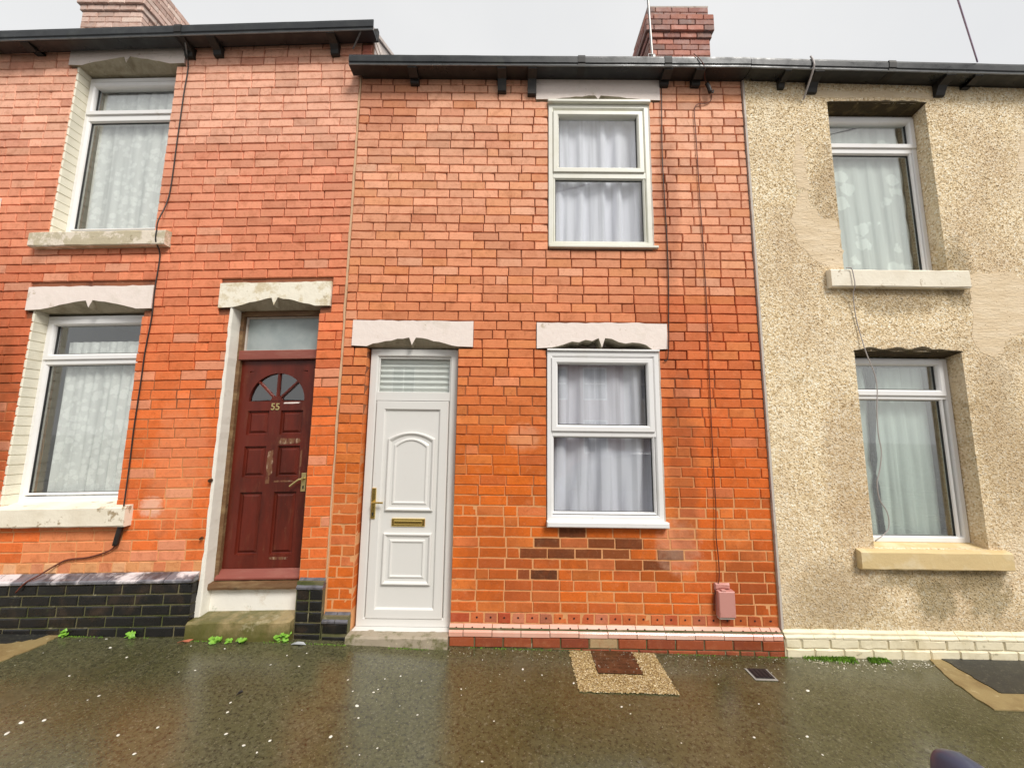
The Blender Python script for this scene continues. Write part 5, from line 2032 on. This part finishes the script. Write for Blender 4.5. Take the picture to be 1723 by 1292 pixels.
def mirror(side):
    """Rounded door mirror housing on a short stalk."""
    b = B()
    loops = []
    N = 20
    # runs outwards (towards the wall on the near side), flattened, fuller in the middle
    for t, hx, hz in ((0, .050, .050), (.06, .060, .066), (.13, .064, .074), (.17, .060, .068), (.195, .048, .054), (.210, .028, .030), (.215, .008, .008)):
        L = []
        for k in range(N):
            a = 6.2832 * k / N
            c_, s_ = math.cos(a), math.sin(a)
            L.append((hx * abs(c_) ** .75 * (1 if c_ > 0 else -1) + .0, side * t, hz * abs(s_) ** .75 * (1 if s_ > 0 else -1)))
        loops.append(L)
    b.bridge(loops, True, True)
    o = b.build("door_mirror", MIRRORM, car, None, True)
    return o


for side, y in ((1, YN - .06), (-1, YF + .06)):
    o = mirror(side)
    o.location = cp(1.074, -2.580 if side > 0 else y, .935)
    o.rotation_euler = (0, 0, math.radians(-3 if side > 0 else 3))
    o.scale = (.70, 1, .85)
    if side > 0:
        o['label'] = "rounded dark blue door mirror with a pale sky sheen"
    b = B()
    b.tube([(0, -.10, 0), (0, .10 , 0)], .05, 10, smooth=0)
    s_ = b.build("mirror_stalk", GASKET, o, None, True)
    s_.location = (0.0, -.06 * side, -.04)
    b = B()
    b.bbox(-.05, .05, -.003, .003, -.045, .045, .001)
    m_ = b.build("mirror_glass", CAR_GLASS, o)
    m_.rotation_euler = (0, 0, math.pi / 2); m_.location = (.058, side * .11, 0)

# ------------------------------------------------------------------ terrace across the street (seen mirrored in the panes)
def far_window(parent, x, z, w_, h):
    b = B(); b.frame(x - w_ / 2, x + w_ / 2, z, z + h, .07, 0, .08)
    b.box(x - w_ / 2 + .05, x + w_ / 2 - .05, .02, .07, z + h * .5 - .03, z + h * .5 + .03)
    b.box(x - .03, x + .03, .024, .07, z + .05, z + h - .05)
    f = b.build("window", UPVC, parent)
    b = B(); b.box(x - w_ / 2 + .06, x + w_ / 2 - .06, .04, .05, z + .06, z + h - .06); b.build("pane", CAR_GLASS, f)


fronts = [("pale rendered terraced house across the street", SMOOTH_RENDER), ("cream terraced house across the street with a dark door", SMOOTH_RENDER),
          ("brick terraced house across the street, out of frame", None), ("plain terraced house at the end of the row across the street", SMOOTH_RENDER)]
FAR_BRICK = Mat("far_red_brick", (.36, .13, .08), .8).layer((.26, .09, .05), 9, .4, .6, amt=.6).done()
for i, (lab, mt) in enumerate(fronts):
    h = thing("far_house", lab, "house", (-6 + 4.4 * i, -14.0, -.1))
    h.rotation_euler = (0, 0, math.pi)
    b = B()
    slab_with_holes(b, -2.195, 2.195, 0, 5.4, 0, .3, [(-1.45, -.35, 1.0, 2.5), (-1.45, -.35, 3.4, 4.9), (.35, 1.45, 3.4, 4.9), (.45, 1.35, 0.0, 2.3)])
    b.build("wall", mt or FAR_BRICK, h)
    b = B(); b.box(-2.19, 2.19, .9, 1.0, 0, 5.4); b.build("back_wall", ROOM, h)
    for x, z in ((-.9, 1.0), (-.9, 3.4), (.9, 3.4)):
        far_window(h, x, z, 1.1, 1.5)
    b = B(); b.bbox(.46, 1.34, .06, .12, .01, 2.29, .01); b.box(.62, 1.18, .045, .06, 1.3, 2.1); b.build("door", MAROON, h)
    b = B()
    b.extrude_x([(-.2, 5.38), (-.2, 5.46), (4, 8.0), (8, 5.46), (8, 5.38)], -2.19, 2.19)
    b.build("roof", SLATE, h)

for o in list(bpy.data.objects):
    if o.type == 'MESH' and o.users_collection and not o.parent and 'label' not in o and 'kind' not in o:
        o['kind'] = 'structure'
